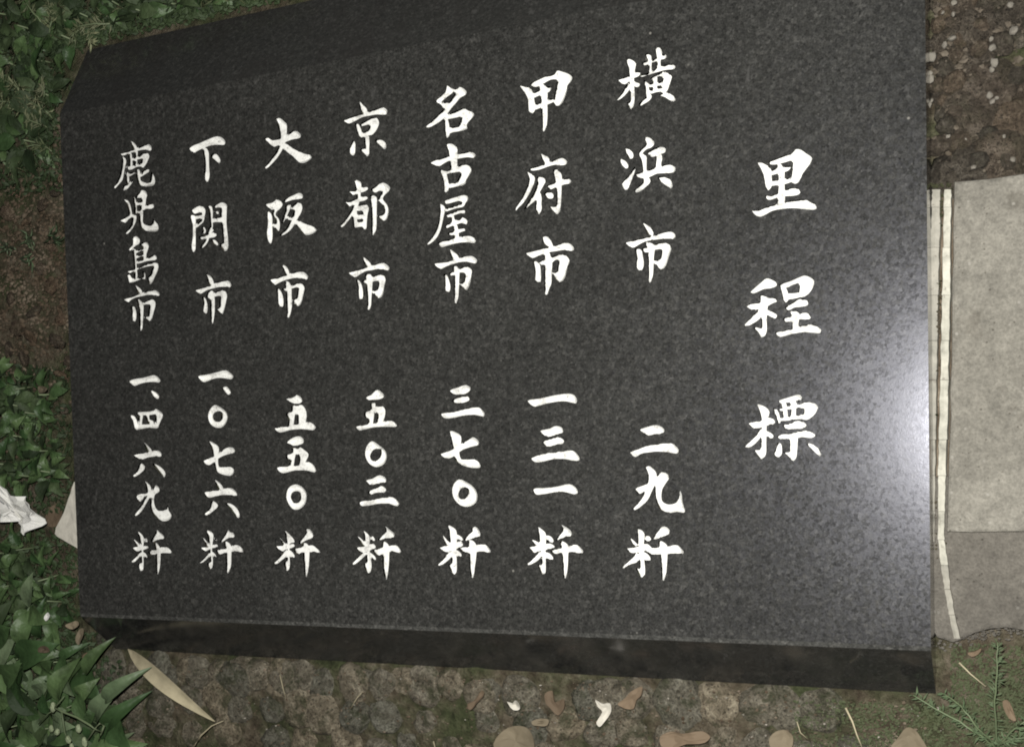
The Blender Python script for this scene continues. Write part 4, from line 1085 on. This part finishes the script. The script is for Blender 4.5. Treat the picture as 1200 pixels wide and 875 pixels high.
# dry bamboo leaf across the cobbles
bl_ = leaf_mesh('dry_bamboo_leaf', M_DRY, .155, .06, .25, 0, n=14)
o = bpy.data.objects.new('dry_bamboo_leaf', bl_); C.objects.link(o)
a, b = P(150, 760, .022), P(249, 846, .018); d = b - a
o.location = a; o.rotation_euler = d.to_track_quat('X', 'Z').to_euler(); o.scale = (d.length,) * 3
tag(o, 'long straw coloured bamboo leaf lying on cobbles near the lower left corner', 'dry leaf')
def straw(pts, r_, label, z=.02):
    q = [P(x, y, z + zz) for x, y, zz in pts]; o = stem_obj('dry_stalk', [p for p in q], r_, r_ * .5, M_DRY, None, 4)
    return tag(o, label, 'dry stalk')
straw([(225, 878, 0), (236, 861, .004), (248, 850, .004), (262, 844, 0)], .0011, 'curved dry stalk at the bottom edge just right of the bamboo leaf')
straw([(328, 790, 0), (331, 803, .002), (335, 818, 0)], .0007, 'short dry stalk on cobbles below the slab, right of the bamboo leaf')
straw([(991, 829, 0), (999, 845, .003), (1004, 860, .004), (1011, 877, 0)], .0011, 'bent pale stalk at the bottom edge left of the big tan leaf')
straw([(1124, 776, 0), (1137, 789, .002), (1155, 804, 0)], .0009, 'thin pale stalk on soil below the concrete')
straw([(934, 845, 0), (938, 858, .002), (950, 868, 0)], .0006, 'very thin dry stalk curling beside the small tan leaf')
straw([(411, 830, 0), (418, 818, .003), (425, 810, 0)], .0007, 'short dry stalk leaning on a mossy cobble left of centre')
straw([(508, 868, 0), (511, 880, 0)], .0008, 'tiny dry stalk cut off by the bottom edge')
def litter_leaf(pts, mat, label, z=.016, wob=.003, cat='dry leaf', group=None):
    cx = sum(p[0] for p in pts) / len(pts); cy = sum(p[1] for p in pts) / len(pts); k = .82
    return flat_piece('dry_leaf' if cat == 'dry leaf' else cat.replace(' ', '_'), [(cx + (a - cx) * k, cy + (b - cy) * k) for a, b in pts], z, .0006, mat, label, cat, wob, group=group)
litter_leaf([(1040, 876), (1050, 862), (1062, 848), (1072, 850), (1082, 862), (1092, 880), (1070, 890), (1048, 888)], M_TAN, 'large tan dead leaf at the bottom edge near the lower right')
litter_leaf([(899, 864), (908, 854), (922, 853), (932, 862), (930, 878), (912, 884), (902, 878)], M_TAN, 'small tan dead leaf at the bottom edge, left of the bent stalk')
litter_leaf([(575, 870), (588, 852), (606, 846), (622, 850), (630, 864), (628, 884), (600, 892), (580, 886)], M_TAN, 'rounded yellowish tan leaf at the bottom edge near the middle')
litter_leaf([(768, 862), (782, 855), (800, 857), (828, 854), (840, 862), (832, 870), (806, 872), (785, 880), (770, 876)], M_DRYL, 'orange brown dead leaf on cobbles at the bottom right of centre')
litter_leaf([(636, 810), (646, 806), (650, 820), (656, 826), (664, 816), (664, 830), (655, 841), (645, 832), (638, 824)], M_DRYL, 'pinkish brown curled leaf below the slab right of centre')
litter_leaf([(720, 826), (730, 818), (742, 806), (757, 800), (756, 812), (748, 820), (744, 832), (730, 832)], M_DRYL, 'brown dead leaf just right of the pale curled petal')
litter_leaf([(697, 816), (706, 822), (716, 822), (717, 834), (710, 846), (702, 855), (698, 848), (706, 834), (700, 826)], M_CARD, 'pale curled petal lying on the cobbles', .02, .004, 'petal')
litter_leaf([(594, 820), (600, 824), (606, 818), (612, 824), (610, 832), (602, 832)], M_CARD, 'tiny white paper scrap on the cobbles', .02, .004, 'paper scrap')
litter_leaf([(622, 844), (634, 840), (646, 842), (644, 850), (632, 850), (624, 849)], M_TAN, 'small pale bark chip right of the white paper scrap', .02, .002, 'bark chip')
litter_leaf([(545, 826), (556, 820), (566, 806), (570, 810), (560, 824), (550, 834)], M_DRYL, 'narrow reddish brown leaf fragment near the white scrap', .02)
litter_leaf([(45, 759), (52, 755), (58, 757), (59, 764), (50, 765), (45, 763)], M_DRYL, 'orange leaf fragment on the weeds at the lower left', .055)
litter_leaf([(76, 732), (84, 728), (92, 726), (94, 732), (86, 738), (80, 737)], M_TAN, 'short pale brown leaf curl at the slab lower left corner', .04)
litter_leaf([(93, 735), (98, 734), (98, 748), (94, 757), (90, 750)], M_TAN, 'narrow pale brown leaf curl hanging below the slab lower left corner', .04)
litter_leaf([(52, 724), (57, 716), (60, 720), (56, 728)], M_PAPER, 'tiny white petal on the weeds at the lower left', .05, .002, 'petal')
litter_leaf([(43, 452), (52, 452), (59, 455), (55, 461), (46, 461)], M_TAN, 'small tan leaf on the weed patch left of the slab', .045)
litter_leaf([(52, 606), (60, 592), (70, 586), (76, 594), (66, 620), (56, 618)], M_DRYL, 'reddish brown dead leaf between paper and pale card', .006)
litter_leaf([(1173, 818), (1180, 816), (1190, 836), (1192, 846), (1182, 842)], M_DRYL, 'reddish brown leaf beside the feathery weed', .012)
litter_leaf([(1132, 765), (1142, 762), (1152, 758), (1148, 766), (1138, 770)], M_DRYL, 'small brown leaf scrap on soil just below the concrete', .012)
litter_leaf([(98, 768), (106, 762), (108, 772), (102, 776)], M_DRYL, 'dark red leaf scrap beside the leftmost cobbles', .02)
